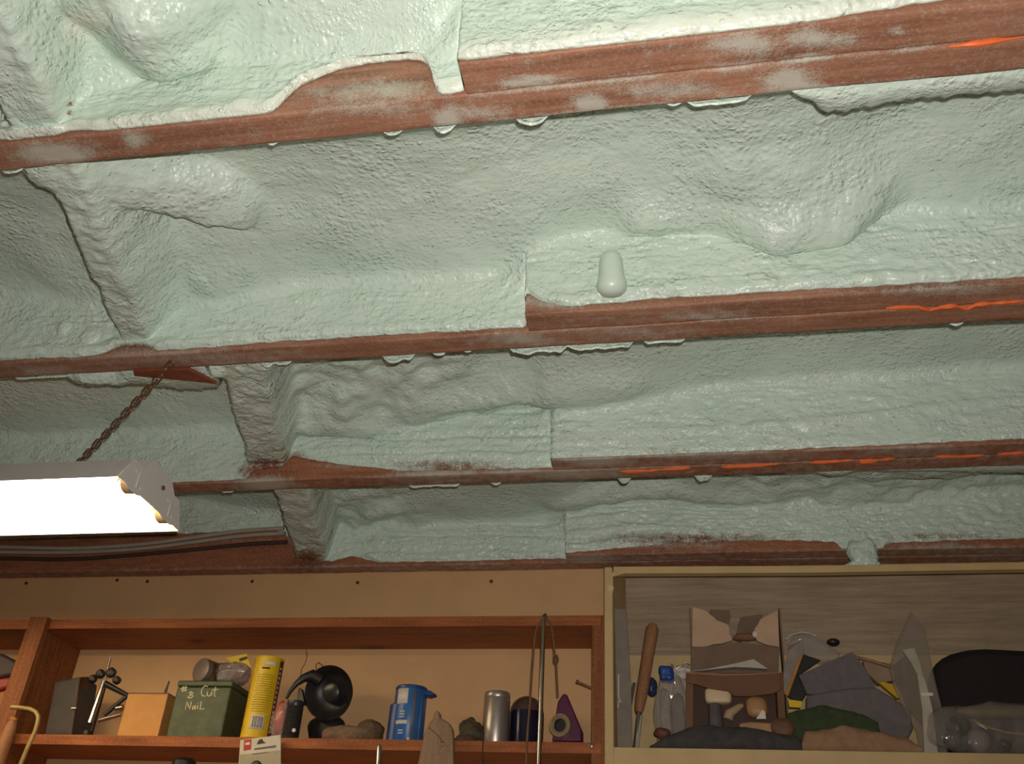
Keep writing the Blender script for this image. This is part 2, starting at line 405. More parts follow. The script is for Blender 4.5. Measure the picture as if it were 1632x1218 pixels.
def segdist(X, Y, a, b):
    ax, ay = a; bx, by = b; dx, dy = bx-ax, by-ay
    t = np.clip(((X-ax)*dx+(Y-ay)*dy)/(dx*dx+dy*dy), 0, 1)
    return np.hypot(X-ax-t*dx, Y-ay-t*dy), t
def foam_bay(k, depth, block, ridges, label, hang, nap, bare, pale=()):
    """k: joist at the far side of the bay (its near face is the one seen)"""
    Yh = YN[k-1]+T if k > 1 else .606-.4064+T
    xs = np.sort(np.concatenate([XSAMP[np.abs(XSAMP-XS[k]+.002) > .0030], [XS[k]-.0030, XS[k]-.0009]]))
    sis = xs > XS[k]-.002
    Yf = np.where(sis, S[k], YN[k])
    zb = np.where(sis, itp(xs, xz(EDGE_S[k], S[k])), itp(xs, xz(EDGE_M[k], YN[k])))
    zb = zb + .0022*fbm(xs*55+k*9, k*1.7, 0, 3) + .0012*noise(xs*190, k, 3)
    zb = np.maximum(zb, H+CZ+.0004)
    zc = np.where(sis, itp(xs, xz(COVE_S[k], S[k])), itp(xs, xz(COVE_M[k], YN[k])))
    if k == 1: zc = np.minimum(zc, H+CZ+.155)
    Ys = YN[k]-T*sstep(XS[k]-.05, XS[k]+.03, xs)         # the bay itself flows smoothly past the board end
    zcs = sum(np.roll(np.pad(zc, 12, 'edge'), i)[12:-12] for i in range(-9, 10))/19
    hg, bl = hang(xs)
    zt = (H+CZ+depth if k == 1 else np.maximum(zcs+.012, H+CZ+depth-.05))+.006*fbm(xs*4+k*5, k*3.1, 0, 2)
    th = .006
    # control polyline across the bay, per x
    one = np.ones_like(xs)
    cp = [(Yh*one+.0012, H+CZ-hg+.003), (Yh+.0016+np.maximum(hg, 0)*.3+bl*.45, H+CZ-hg), (Yh+.0035+np.maximum(hg, 0)*.5+bl, H+CZ-hg*.4+.005+bl*.22), (Yh+.006+bl*.9, H+CZ+.035+bl*.3), (Yh+.016+bl*.4, H+CZ+.09),
          (Yh+.045*one, zt-.045), (Yh+.09*one, zt-.014), ((Yh+Ys)/2, zt), (Ys-.075, zcs*.5+zt*.5), (Ys-.022, zcs+.004), (np.where(sis, np.minimum(Yf, Ys+.01), Ys)-.011, zc-.008), (Yf-.009, zc*.6+zb*.4), (Yf-th-.001, zb+.006), (Yf-.0035, zb+.001), (Yf-.0014, zb+.0015)]
    ks = [0, 3, 7, 12, 18, 24, 32, 56, 78, 92, 100, 118, 138, 142, 145]
    cy = np.stack([c[0]*one for c in cp], 1); cz = np.stack([c[1]*one for c in cp], 1)
    n = ks[-1]+1; tt = np.arange(n)
    Y = np.stack([np.interp(tt, ks, cy[i]) for i in range(len(xs))]); Z = np.stack([np.interp(tt, ks, cz[i]) for i in range(len(xs))])
    def smooth(A, w):
        B = A.copy(); ker = np.exp(-.5*(np.arange(-w*2, w*2+1)/w)**2); ker /= ker.sum()
        pad = np.concatenate([np.repeat(A[:, :1], 2*w, 1), A, np.repeat(A[:, -1:], 2*w, 1)], 1)
        C = sum(ker[i]*pad[:, i:i+A.shape[1]] for i in range(len(ker)))
        wgt = sstep(10, 22, tt)*sstep(136, 122, tt)
        return B*(1-wgt)+C*wgt
    Y, Z = smooth(Y, 2), smooth(Z, 2)
    X = np.repeat(xs[:, None], n, 1)
    stepw = 1-np.exp(-((xs-XS[k]+.005)/.006)**2)
    onface = sstep(90, 104, tt)[None, :]*np.ones_like(X)      # 1 on the seen joist face
    # large undulation of the ceiling
    und = nap(X, Y)
    Z = Z-(1-onface)*sstep(18, 34, tt)[None, :]*und
    # blocking across the bay
    ztop = Z.copy()
    if block is not None:
        (xl0, xl1, w0, w1, b0, b1, slope) = block
        t = np.clip((Y-Yh)/(YN[k]-Yh), 0, 1)
        wav = .006*fbm(X*0+2.2*k, Y*14+k, 0, 2)
        xl = xl0+(xl1-xl0)*t+wav; xr = xl+w0+(w1-w0)*t
        dl = np.maximum(xl-X, 0); dr = np.maximum(X-xr, 0)
        zblk = H+CZ+b0+(b1-b0)*t+dl*9+dr*slope+dr*dr*6+.003*fbm(X*22, Y*22, k, 2)
        Z = smin(Z, zblk, .022)
    for (a, b, ra, rb, za, zb_, kk) in ridges:
        Xw = X+.010*fbm(X*16, Y*16, k+ra*31, 2); Yw = Y+.010*fbm(X*16, Y*16, k+7+ra*31, 2)
        d, t = segdist(Xw, Yw, a, b); r = ra+(rb-ra)*t
        r = r*(1+.25*noise(X*18, Y*18, k+ra*50))
        side = (b[0]-a[0])*(Yw-a[1])-(b[1]-a[1])*(Xw-a[0])
        if kk < 0: d = np.where(side > 0, d*2.0, d*.8)
        zr = za+(zb_-za)*t+CZ+H
        q = d/np.maximum(r, 1e-4)
        zz = zr+r*np.where(q < .8, .55*q*q, .352+(q-.8)*(1.6 if kk < 0 else .9))
        Z = np.where(onface > .6, Z, smin(Z, zz, abs(kk)))
    if k >= 1:      # soften the lumps where they run into each other
        for ax in (0, 1):
            A = np.moveaxis(Z, ax, 0); B = A.copy(); B[2:-2] = (A[:-4]+4*A[1:-3]+6*A[2:-2]+4*A[3:-1]+A[4:])/16
            Z = np.where(onface > .3, Z, np.moveaxis(B, 0, ax)) if ax == 1 else np.moveaxis(B, 0, ax)
    # normals for the fine relief
    P = np.stack([X, Y, Z], -1)
    du = np.gradient(P, axis=0); dv = np.gradient(P, axis=1)
    nrm = np.cross(dv, du); nrm /= np.linalg.norm(nrm, axis=-1)[..., None]+1e-9
    flip = np.sign((nrm*(np.array([0, Yh+.05, CZ])-P)).sum(-1)); nrm *= np.where(flip == 0, 1, flip)[..., None]
    fade = sstep(1, 8, tt)*sstep(145, 134, tt)
    # stringy ripples on the joist faces, pimples on the bay
    rip = .0030*fbm(X*20, Y*20+k, Z*95+3*noise(X*9, Y*9, Z*25), 3)+.0016*noise(X*75, Y*75, Z*170+k)
    rip = rip*np.where(X > XS[k], 1.0, .75)
    if k == 4: rip = rip*1.3+.0085*noise(X*2.2+4, 0*Y, Z*70+1.3*noise(X*5, 0*Y, 2))*sstep(-.74, -.66, X)*sstep(.30, .10, X)
    if k == 3: rip = rip+.0060*noise(X*2.5+9, 0*Y, Z*80+1.2*noise(X*6, 0*Y, 5))*sstep(-.70, -.50, X)*sstep(-.15, -.25, X)+.004*np.exp(-((Z-H-CZ-.045-.012*noise(X*3, 0*Y, 8)-.03*sstep(.1, .55, X))/.006)**2)*sstep(-.15, .0, X)
    pim = .0007*fbm(X*48, Y*48, Z*48+k, 3)+.0022*np.maximum(noise(X*60+5, Y*60, Z*60+k)-.42, 0)*4*sstep(.0, .5, noise(X*9, Y*9, k))
    blockw = np.clip((ztop-Z)/.02, 0, 1)
    pim = pim+blockw*.0022*fbm(X*60, Y*60, Z*60+k*2, 3)
    rim = .004*np.exp(-((tt-137)/5.0)**2)[None, :]*(1+.8*noise(X*45, k, 0)) if k < 3 else 0
    D = (rip*onface+pim*(1-onface)+rim)*fade[None, :]*np.where(onface > .2, stepw[:, None], 1)
    P = P+nrm*D[..., None]
    P[..., 1] = np.where(onface > .45, np.minimum(P[..., 1], Yf[:, None]-.0013), P[..., 1])
    px, py = to_px(P[..., 0], P[..., 1], P[..., 2])
    vis = sstep(20, 40, tt)[None, :]
    br = px_sum(px, py, bare)*vis if bare else np.zeros_like(px)
    pl = px_sum(px, py, pale)*vis if pale else np.zeros_like(px)
    rimw = np.exp(-((tt-139)/6.)**2)[None, :]*np.ones_like(px)*.55 if k == 1 else 0
    me = grid_mesh('spray_foam', P, {'bare': np.clip(br, 0, 1), 'pale': np.clip(pl+rimw, 0, 1)})
    o = link('spray_foam', me, FOAM)
    return tag(o, label, 'insulation')

def fringe(k, spots, rolls=()):
    """how far foam hangs below the hidden edge (m), and how far it bulges. spots: ragged lips (x0, x1, y, amount);
    rolls: outlines of bulging foam, as picture places on the level of the joist underside"""
    def f(xs):
        hg = -.016+.003*fbm(xs*60+k*8, k, 1.5, 3)
        nz = noise(xs*26+k*4, .3, k)
        hg = np.maximum(hg, -.008+.030*np.maximum(nz-.34, 0)*(1+.8*noise(xs*130, 0, k)))
        bl = np.zeros_like(xs)
        for x0, x1, y, a in spots:
            p0, p1 = atz(x0, y, H+CZ), atz(x1, y, H+CZ); w = .004
            m = sstep(p0.x-w, p0.x+w, xs)*sstep(p1.x+w, p1.x-w, xs)
            hg = np.maximum(hg, -.016+m*(.016+a*(1+.6*noise(xs*50, k, .7)+.5*noise(xs*170, k, 1.7))))
        for pts_ in rolls:
            q = [atz(x, y, H+CZ+.004) for x, y in pts_]; qx = [p.x for p in q]; qb = [max(0, p.y-YN[k]-T) for p in q]
            b = np.interp(xs, qx, qb, left=0, right=qb[-1] if pts_[-1][0] > 1700 else 0); b = b*(1+.10*noise(xs*45, k, 2)+.08*noise(xs*130, k, 5))
            bl = np.maximum(bl, np.maximum(b-.004, 0)); hg = np.where(b > .004, np.maximum(hg, -.003+.002*noise(xs*30, k, 4)), hg)
        return hg, bl
    return f

# bay above the nearest joist
foam_bay(1, .135, (-.63, -.705, .06, .065, .006, .012, 3.0),
         [((-.522, .560), (-.515, .520), .036, .030, .040, .030, .006), ((-.56, .50), (-.50, .44), .03, .03, .05, .04, .010)],
         'pale green spray foam in the bay at the top edge, around the scooped bare patch', fringe(0, []),
         lambda X, Y: .004*fbm(X*9, Y*9, 1, 2), [(112, 170, 5, 16, .9)], [(128, 42, 26, 22, .8)])
# bay between first and second joist
bay2 = foam_bay(2, .165, (-.700, -.803, .045, .048, .012, .022, 1.5),
         [((-.715, .675), (-.595, .825), .075, .055, .010, .070, -.010), ((-.60, .655), (-.47, .70), .03, .03, .05, .11, .02), ((-.66, .97), (-.60, .955), .035, .03, .085, .10, .02),
          ((-.02, .935), (.10, .92), .035, .03, .100, .105, .02), ((.10, .87), (.19, .90), .05, .04, .098, .098, .03), ((.14, .945), (.22, .940), .03, .025, .055, .065, .02)],
         'pale green spray foam in the wide bay with the peg, between first and second joist',
         fringe(1, [(690, 725, 200, .0055), (822, 874, 188, .0065), (1095, 1198, 160, .0040), (606, 642, 208, .0030), (0, 40, 275, .004), (425, 445, 236, .002), (1060, 1090, 164, .0018)],
                [[(1262, 152), (1280, 163), (1296, 170), (1310, 184), (1320, 192), (1333, 190), (1348, 197), (1360, 191), (1378, 184), (1426, 174), (1470, 169), (1632, 157), (1760, 150)]]),
         lambda X, Y: .009*fbm(X*5+3, Y*6, 2, 2)+.003*fbm(X*14, Y*14, 5, 2), [(215, 560, 38, 14, .95), (60, 575, 90, 8, .45)])
# bay between second and third joist
def nap3(X, Y):
    w = sstep(-.25, -.40, X)*sstep(-.72, -.62, X)
    return .006*fbm(X*6+3, Y*6, 9, 2)+w*(.020*fbm(X*13, Y*16, 4, 3)+.010)
foam_bay(3, .165, (-.66, -.782, .070, .078, .012, .030, 5.0),
         [((-.90, 1.075), (-.68, 1.085), .022, .020, .000, .006, .006), ((-.46, 1.36), (-.23, 1.345), .022, .022, .090, .095, .03), ((-.20, 1.33), (-.08, 1.32), .03, .03, .085, .095, .03), ((-.66, 1.375), (-.54, 1.39), .03, .025, .07, .08, .03)],
         'pale green lumpy spray foam in the bay above the lamp, between second and third joist',
         fringe(2, [(822, 905, 562, .0090), (905, 1010, 553, .0065), (816, 822, 565, .018), (420, 440, 586, .007), (440, 470, 585, .004), (612, 665, 576, .0085), (690, 715, 572, .004), (1025, 1095, 548, .004), (1196, 1204, 541, .006), (20, 120, 603, .003)],
                [[(196, 605), (206, 612), (218, 619), (256, 635), (285, 639), (312, 641), (343, 636), (352, 622)]]),
         nap3, [(425, 748, 55, 26, .75), (470, 735, 30, 16, .7), (720, 745, 130, 16, .58), (1060, 718, 60, 8, .42), (560, 752, 90, 8, .6)])
def nap4(X, Y):
    w = sstep(.0, .2, X)+sstep(-.5, -.6, X)*sstep(-.75, -.7, X)
    return .008*fbm(X*6+3, Y*6, 14, 2)+w*.016*fbm(X*14, Y*18, 7, 3)
bay4 = foam_bay(4, .150, (-.745, -.838, .068, .075, .012, .014, 7.0),
         [((-.24, 1.745), (-.05, 1.72), .03, .03, .085, .095, .02), ((-.05, 1.72), (.12, 1.745), .03, .022, .095, .085, .02), ((.15, 1.50), (.45, 1.53), .04, .05, .05, .03, .03), ((.35, 1.60), (.55, 1.56), .05, .05, .06, .05, .03)],
         'grey green shadowed spray foam in the bay against the back wall joist',
         fringe(3, [(648, 735, 773, .004), (780, 800, 770, .004), (984, 1006, 760, .009), (1108, 1136, 754, .008), (355, 380, 790, .003)],
                [[(1285, 748), (1300, 757), (1322, 767), (1345, 766), (1358, 755), (1375, 752), (1500, 760), (1640, 768), (1760, 770)]]),
         nap4, [(490, 890, 30, 16, .8), (1100, 860, 190, 14, .62), (600, 900, 80, 8, .4), (1500, 855, 120, 8, .5)])

#@@ITEMS@@
# ------------------------------------------------------------------ small materials
BLACK = plain('black_plastic', (.018, .016, .015), .42)
DARKGREY = plain('dark_grey', (.055, .046, .042), .6)
CHROME = plain('chrome', (.62, .58, .53), .22, metal=1., var=.05, bumpd=0)
RUSTY = plain('rusty_steel', (.30, .16, .09), .55, metal=.7, var=.4, scale=300)
WHITEM = plain('white_enamel', (.80, .77, .74), .45, var=.03)
CREAMW = plain('cream_plastic', (.70, .52, .32), .5, var=.05)
TANBOX = plain('tan_card', (.60, .29, .085), .7, var=.06)
GREENB = plain('dark_green_paint', (.062, .085, .038), .5, var=.25, scale=60)
CHALK = plain('chalk', (.75, .68, .42), .9, var=.1)
YELLOW = plain('yellow_label', (.75, .50, .012), .4, var=.05)
WHITEL = plain('white_label', (.72, .66, .58), .5, var=.04)
INK = plain('dark_ink', (.06, .035, .02), .6)
REDM = plain('red_plastic', (.48, .035, .02), .4)
BROWNRED = plain('brown_red_stripe', (.22, .055, .03), .5)
BLUE = plain('blue_plastic', (.030, .135, .38), .36)
BLUED = plain('deep_blue_plastic', (.018, .065, .24), .36)
NAVY = plain('navy_glass', (.012, .010, .035), .2)
ALU = plain('dull_aluminium', (.50, .44, .40), .36, metal=.75, var=.06)
PURPLE = plain('purple_plastic', (.11, .020, .060), .35)
GOLD = plain('yellow_tape_edge', (.50, .33, .08), .3, metal=.4)
LUMP = plain('dark_olive_lump', (.085, .062, .032), .75, var=.5, scale=90, bumpd=.003)
CLOTHG = plain('grey_brown_cloth', (.22, .135, .085), .9, var=.2, scale=120, bumpd=.002)
HANDLE = woodmat('handle_wood', (.24, .105, .045), (.38, .18, .08), (.5, .4, .3), grain_axis=2)
PALEWD = woodmat('pale_worn_wood', (.20, .12, .075), (.38, .245, .14), (.6, .5, .35), grain_axis=2)
CARD = plain('cardboard_inside', (.56, .37, .245), .85, var=.10, scale=25)
CARDO = plain('cardboard_outside', (.20, .125, .085), .8, var=.12, scale=25)
BROWNBIN = plain('brown_bin', (.15, .062, .020), .5, var=.15, scale=20)
CHAR = plain('charcoal_cloth', (.055, .048, .046), .85, var=.25, scale=70, bumpd=.002)
GREYSH = plain('grey_sanding_sheet', (.155, .13, .13), .85, var=.12, scale=60)
GREENC = plain('green_cloth', (.040, .058, .020), .85, var=.25, scale=60, bumpd=.002)
TANC = plain('tan_cloth', (.33, .19, .105), .85, var=.2, scale=50, bumpd=.002)
ORANGEM = plain('orange_trim', (.50, .20, .02), .4)
GLUE = plain('orange_glue', (.85, .17, .045), .4, var=.1, scale=90)
CABLEM = plain('grey_cable', (.42, .36, .29), .5, var=.1)
CABLED = plain('dark_cable', (.07, .04, .03), .5)
STEEL = plain('grey_steel', (.30, .25, .21), .38, metal=.8, var=.2)
PAPER = plain('paper', (.66, .60, .50), .7, var=.06)
BRASSY = plain('tan_wire', (.36, .26, .10), .45, metal=.3)
def filmmat(name, col, a, rough=.12):
    m, nt, b = newmat(name); b.inputs['Base Color'].default_value = (*col, 1); b.inputs['Roughness'].default_value = rough
    v = coords(nt, (1, 1, .35)); f = tex(nt, v, 60, 3)
    nt.links.new(ramp(nt, f, [(.35, (a*.7,)*3), (.7, (min(1, a*1.5),)*3)]), b.inputs['Alpha'])
    b.inputs['Specular IOR Level'].default_value = .9; bump(nt, b, f, .8, .003); return m
FILM = filmmat('clear_film', (.55, .48, .44), .26)
FILMG = filmmat('grey_film', (.40, .33, .32), .62)
GLASSJ = filmmat('jar_glass', (.05, .035, .03), .7, .05)
def emit(name, col, s):
    m, nt, b = newmat(name); b.inputs['Base Color'].default_value = (*col, 1)
    b.inputs['Emission Color'].default_value = (*col, 1); b.inputs['Emission Strength'].default_value = s; return m
TUBE = emit('lit_tube', (1.0, .80, .50), 14.0)

# ------------------------------------------------------------------ hanging lamp
LZ = CZ+.62; LX = -.837; LX1 = -2.06
lamp = thing('fluorescent_lamp', 'white two tube shop lamp, switched on, hanging from a rusty chain at left', 'lamp', (-1.45, 1.247, LZ))
cap = [(1.143, .620), (1.169, .665), (1.205, .666), (1.217, .689), (1.228, .6895), (1.231, .6845), (1.238, .6845), (1.242, .6895), (1.282, .687), (1.303, .6665), (1.322, .6655), (1.345, .620), (1.322, .621), (1.312, .617), (1.286, .617), (1.276, .621), (1.212, .621), (1.202, .617), (1.176, .617), (1.166, .621)]
endp = MB().prism([(LX, y, z+CZ) for y, z in cap], (-.0022, 0, 0)).build('end_plate', WHITEM, lamp, bevel=.0008)
for (y, z) in ((1.195, .640), (1.300, .640)):
    MB().box((LX-.0006, y-.0035, CZ+z-.014), (LX+.0014, y+.0035, CZ+z+.014)).build('slot', plain('slot_white', (.72, .69, .66), .5), endp, bevel=.001)
    for dy in (-.012, .010): MB().cyl((LX-.001, y+dy, CZ+z+.010*(1 if dy < 0 else -1)), (LX+.0012, y+dy, CZ+z+.010*(1 if dy < 0 else -1)), .0022, seg=12).build('dimple', WHITEM, endp)
MB().cyl((LX-.001, 1.262, CZ+.660), (LX+.003, 1.262, CZ+.660), .004, seg=16).build('screw', STEEL, endp)
hs = MB()
def strip(mb, a, b, x0, x1, th):
    (y0, z0), (y1, z1) = a, b; d = Vector((0, z1-z0, -(y1-y0))).normalized()*th
    mb.prism([(x0, y0, z0+CZ), (x0, y1, z1+CZ), (x0, y1+d.y, z1+CZ+d.z), (x0, y0+d.y, z0+CZ+d.z)], (x1-x0, 0, 0))
for a, b in (((1.143, .620), (1.169, .664)), ((1.169, .664), (1.322, .6645)), ((1.322, .6645), (1.345, .620))): strip(hs, a, b, LX-.0023, LX1, .0005)
hs.build('reflector', WHITEM, lamp, smooth=False)
MB().prism([(LX-.003, 1.207, CZ+.6645), (LX-.003, 1.217, CZ+.6885), (LX-.003, 1.282, CZ+.6865), (LX-.003, 1.302, CZ+.6650)], (LX1-LX+.003, 0, 0)).build('housing', WHITEM, lamp, smooth=False)
for y in (1.190, 1.300):
    MB().rev((LX-.016, y, CZ+.630), (-1, 0, 0), [(0, .010), (.002, .0150), (LX-.05-LX1, .0150), (LX-.046-LX1, .011)], 28).build('tube', TUBE, lamp)
    MB().rev((LX-.0035, y, CZ+.632), (-1, 0, 0), [(0, .0165), (.012, .0165), (.013, .0150), (.020, .0155)], 24).build('tube_socket', plain('socket', (.55, .38, .20), .4), lamp)
# rusty chain from the joist to the lamp
c0, c1 = atz(255, 558, CZ+H-.004), Vector((-1.005, 1.25, CZ+.6945))
c0.y = 1.030
mid = (c0+c1)/2+Vector((0, 0, -.004))
ch = thing('lamp_chain', 'rusty link chain slanting from the middle joist to the shop lamp', 'chain', c0)
pts = [c0*(1-t)**2+mid*2*t*(1-t)+c1*t*t for t in np.linspace(0, 1, 200)]
LEN = sum((pts[i+1]-pts[i]).length for i in range(199)); nl = 20
protos = []
for i in range(nl):
    p = pts[int((i+.5)/nl*199)]; q = pts[min(199, int((i+.5)/nl*199)+4)]; tg = (q-p).normalized()
    rot = tg.to_track_quat('X', 'Z').to_matrix().to_4x4() @ Matrix.Rotation(math.radians(90*(i % 2)+35), 4, 'X')
    if i == 0:
        a, r = LEN/nl*.5, .0046; loop = []
        for k in range(24):
            th = 2*math.pi*k/24; loop.append((math.cos(th)*r+(a-.0008 if math.cos(th) > 0 else -a+.0008), math.sin(th)*r, 0))
        lk = MB().tube(loop, .0013, 8, closed=True).build('chain_link', RUSTY, ch); proto = lk
    else:
        lk = proto.copy(); COL.objects.link(lk)
    lk.parent = ch; lk.matrix_parent_inverse = Matrix.Identity(4); lk.matrix_local = Matrix.Translation(p-c0) @ rot
sc = MB(); sc.cyl(c0+Vector((0, 0, .004)), c0+Vector((0, 0, -.006)), .0025, seg=12); sc.build('hook', RUSTY, ch)

# bare wood scrap behind the middle joist, above the foam roll
SCR = [atz(214, 599.5, CZ+H-.007), atz(346, 612, CZ+H-.007), atz(300, 589, CZ+H-.007), atz(212, 592, CZ+H-.007)]
MB().hull8([*SCR], [p+Vector((0, 0, .005)) for p in SCR]).build('wood_scrap', plain('dark_red_wood', (.20, .055, .025), .6), None, bevel=.001)
tag(bpy.data.objects['wood_scrap'], 'short dark red wood scrap wedged behind the middle joist near the chain top', 'wood scrap')

fb = MB(); q = at(1374, 876, YN[4]-T-.030); q2 = at(1378, 897, YN[4]-T-.030)
fb.blob(q.lerp(q2, .45), (.026, .016, .031), .30, 40, 61, power=.75); fb.blob(q2+Vector((-.016, .002, -.004)), (.022, .012, .007), .3, 60, 62); fb.blob(q2+Vector((.004, .002, -.006)), (.026, .014, .008), .3, 60, 66)
fb.build('foam_strip', FOAM, bay4)
kb = MB(); kb.blob(at(106, 524, YN[2]-.004), (.014, .012, .016), .1, 40, 63); kb.blob(at(146, 536, YN[2]-.004), (.018, .010, .020), .1, 40, 64)
kb.build('foam_knob', FOAM, bay2)
# foam covered peg
pg = MB(); pb = at(975, 446, YN[2]-T-.026)
pk = MB().rev(pb+Vector((0, 0, -.006)), (0.0, -.30, 1), [(-.0180, .0005), (-.0175, .007), (-.0150, .0135), (-.009, .0188), (0, .0195), (.010, .0168), (.022, .0158), (.034, .0146), (.041, .0112), (.0448, .0055), (.0460, .0006)], 32).build('foam_peg', FOAMS, bay2)

# orange glue squeezed out of the joist seams
def bead(k, pts, label, r=.0028):
    c = [atz(x, y, CZ+H) for x, y in pts]
    for p in c: p.z = CZ+H-.0005
    full = []
    for a, b in zip(c[:-1], c[1:]):
        n = max(2, int((b-a).length/.003))
        full += [a.lerp(b, i/n) for i in range(n)]
    full.append(c[-1])
    rs = [max(.0008, r*(1+.9*float(noise(p.x*70, k*3.3, .5)))*min(1, .35+i/6, .35+(len(full)-1-i)/6)) for i, p in enumerate(full)]
    return tag(MB().tube(full, rs, 8).build('glue_bead', GLUE), label, 'glue', 'orange glue beads in the joist seams')
bead(1, [(1512, 74), (1560, 68), (1640, 57)], 'orange glue bead in the seam of the topmost joist at right edge', .0026)
bead(2, [(1412, 491), (1440, 489), (1462, 489), (1482, 494), (1500, 489), (1520, 487), (1542, 491), (1556, 485), (1632, 479)], 'long wavy orange glue bead in the seam of the middle joist', .0026)
bead(3, [(988, 751), (1030, 750), (1070, 747), (1100, 745)], 'leftmost orange glue bead on the third joist, right of the board end', .0026)
bead(3, [(1150, 744), (1200, 742), (1240, 739)], 'second orange glue bead from the left on the third joist', .0030)
bead(3, [(1290, 737), (1330, 735), (1362, 733)], 'third orange glue bead from the left on the third joist', .0026)
bead(3, [(1366, 741), (1372, 735), (1390, 734), (1425, 730)], 'orange glue bead with a hanging drop, fourth on the third joist', .0036)
bead(3, [(1490, 727), (1530, 727), (1570, 725)], 'fifth orange glue bead from the left on the third joist', .0030)
bead(3, [(1590, 724), (1640, 720)], 'rightmost orange glue bead on the third joist, at right edge', .0032)

# grey cables along the wall joist
cabs = [([(0, 872), (120, 874), (220, 868), (300, 858), (380, 847), (456, 842)], 1.800, CABLEM, 'pale grey cable along the wall joist, topmost of the bundle behind the lamp'),
        ([(0, 880), (130, 880), (230, 874), (310, 864), (390, 854), (458, 850)], 1.796, CABLEM, 'pale grey cable in the middle of the bundle below the lamp'),
        ([(0, 890), (120, 891), (220, 884), (310, 876), (400, 867), (460, 864)], 1.801, CABLED, 'dark cable lowest in the bundle below the lamp')]
for pts_, Y, m, l in cabs:
    P_ = [at(x, y, Y) for x, y in [(-760, pts_[0][1]-18), (-330, pts_[0][1]-8)]+pts_]; full = []
    for i in range(len(P_)-1):
        p0, p1, p2, p3 = P_[max(0, i-1)], P_[i], P_[i+1], P_[min(len(P_)-1, i+2)]
        for t in np.linspace(0, 1, 12, endpoint=False):
            full.append(.5*((2*p1)+(p2-p0)*t+(2*p0-5*p1+4*p2-p3)*t*t+(3*p1-p0-3*p2+p3)*t**3))
    tag(MB().tube(full, .0046, 10).build('cable', m), l, 'cable', 'cables along the wall joist')

# nails in the wall
for x, y in ((42, 930), (187, 925), (235, 927), (402, 927), (570, 929), (783, 927)):
    p = at(x, y, YW); MB().cyl(p+Vector((0, .001, 0)), p+Vector((0, -.0012, 0)), .0038, seg=12).build('nail_head', INK, wall)

# ------------------------------------------------------------------ wooden wall shelf
SY0, SY1 = 1.724, YW-.0008
ZT, ZB = CZ+.580, CZ+.3690            # underside of top board, upper side of lower board
shelf = thing('wall_shelf', 'orange brown wooden shelf unit full of odds and ends on the tan wall', 'shelf', (-.8, SY1, ZB))
def plank(name, lo, hi, mat, parent, knots=(), axis=0):
    """box with a fine skin so knots can sit on its faces"""
    lo, hi = np.array(lo), np.array(hi); n = [max(1, int((hi[i]-lo[i])/(.01 if i == axis else .008))) for i in range(3)]
    mb = bmesh.new()
    bmesh.ops.create_cube(mb, size=1)
    for i in range(3):
        ed = [e for e in mb.edges if abs((e.verts[0].co-e.verts[1].co)[i]) > 1e-4]
        if n[i] > 1: bmesh.ops.subdivide_edges(mb, edges=ed, cuts=n[i]-1, use_grid_fill=True)
    for v in mb.verts:
        for i in range(3): v.co[i] = lo[i]+(v.co[i]+.5)*(hi[i]-lo[i])
    me = bpy.data.meshes.new(name); mb.to_mesh(me); mb.free()
    co = np.empty(len(me.vertices)*3, np.float32); me.vertices.foreach_get('co', co); co = co.reshape(-1, 3)
    px, py = to_px(co[:, 0], co[:, 1], co[:, 2]); d = px_sum(px, py, knots) if knots else np.zeros(len(co))
    a = me.attributes.new('dark', 'FLOAT', 'POINT'); a.data.foreach_set('value', d.astype(np.float32))
    o = link(name, me, mat, parent, smooth=False)
    return o
plank('top_board', (-2.55, SY0, ZT), (-.1575, SY1, ZT+.0195), SHELFW, shelf, [(315, 1022, 14, 4, .9), (595, 1033, 24, 4, .8), (380, 1001, 60, 3, .4)])
lowb = plank('lower_board', (-2.55, SY0, ZB-.0185), (-.1575, SY1, ZB), SHELFW, shelf, [(218, 1181, 20, 4, .4), (330, 1192, 30, 2, .3)])
p = at(942.5, 1189, SY0); MB().rev(p+Vector((0, .001, 0)), (0, -1, 0), [(0, .005), (.003, .005), (.004, .0035)], 6).build('bolt_head', STEEL, lowb)
plank('side_panel', (-.1745, SY0+.0012, CZ-.15), (-.1575, SY1, ZT), SIDEW, shelf, axis=2)
plank('side_trim', (-.1572, SY0-.0015, CZ-.15), (-.1500, SY1, ZT+.019), SIDEW, shelf, axis=2)
plank('divider', (-1.345, SY0-.002, CZ+.0), (-1.326, SY1, ZT-.0003), SIDEW, shelf, axis=2)
plank('divider_face', (-1.352, SY0-.016, CZ+.0), (-1.312, SY0-.0021, ZT+.020), SIDEW, shelf, axis=2)
plank('bottom_board', (-2.55, SY0, CZ+.02), (-.1575, SY1, CZ+.039), SHELFW, shelf)

def rot_prism(name, px, Y, depth, mat, parent=None, bevel=.0015, zmin=None, sweep=None, smooth=True):
    P_ = [at(x, y, Y) for x, y in px]
    if zmin is not None:
        for q in P_: q.z = max(q.z, zmin)
    return MB().prism(P_, sweep or (0, depth, 0)).build(name, mat, parent, bevel=bevel, smooth=smooth)
def patch(base, r, a0, a1, z0, z1, name, mat, parent, off=.0004, n=14, ox=1., oy=1.):
    """a label curved round an upright cylinder; angles are measured from the side that faces the camera"""
    c = math.atan2(-base.y, -base.x); P_ = np.zeros((n, 2, 3))
    for i, a in enumerate(np.linspace(a0, a1, n)):
        for j, z in enumerate((z0, z1)): P_[i, j] = (base.x+math.cos(c+a)*(r+off)*ox, base.y+math.sin(c+a)*(r+off)*oy, z)
    o = link(name, grid_mesh(name, P_), mat, parent); md = o.modifiers.new('solid', 'SOLIDIFY'); md.thickness = .0003; return o

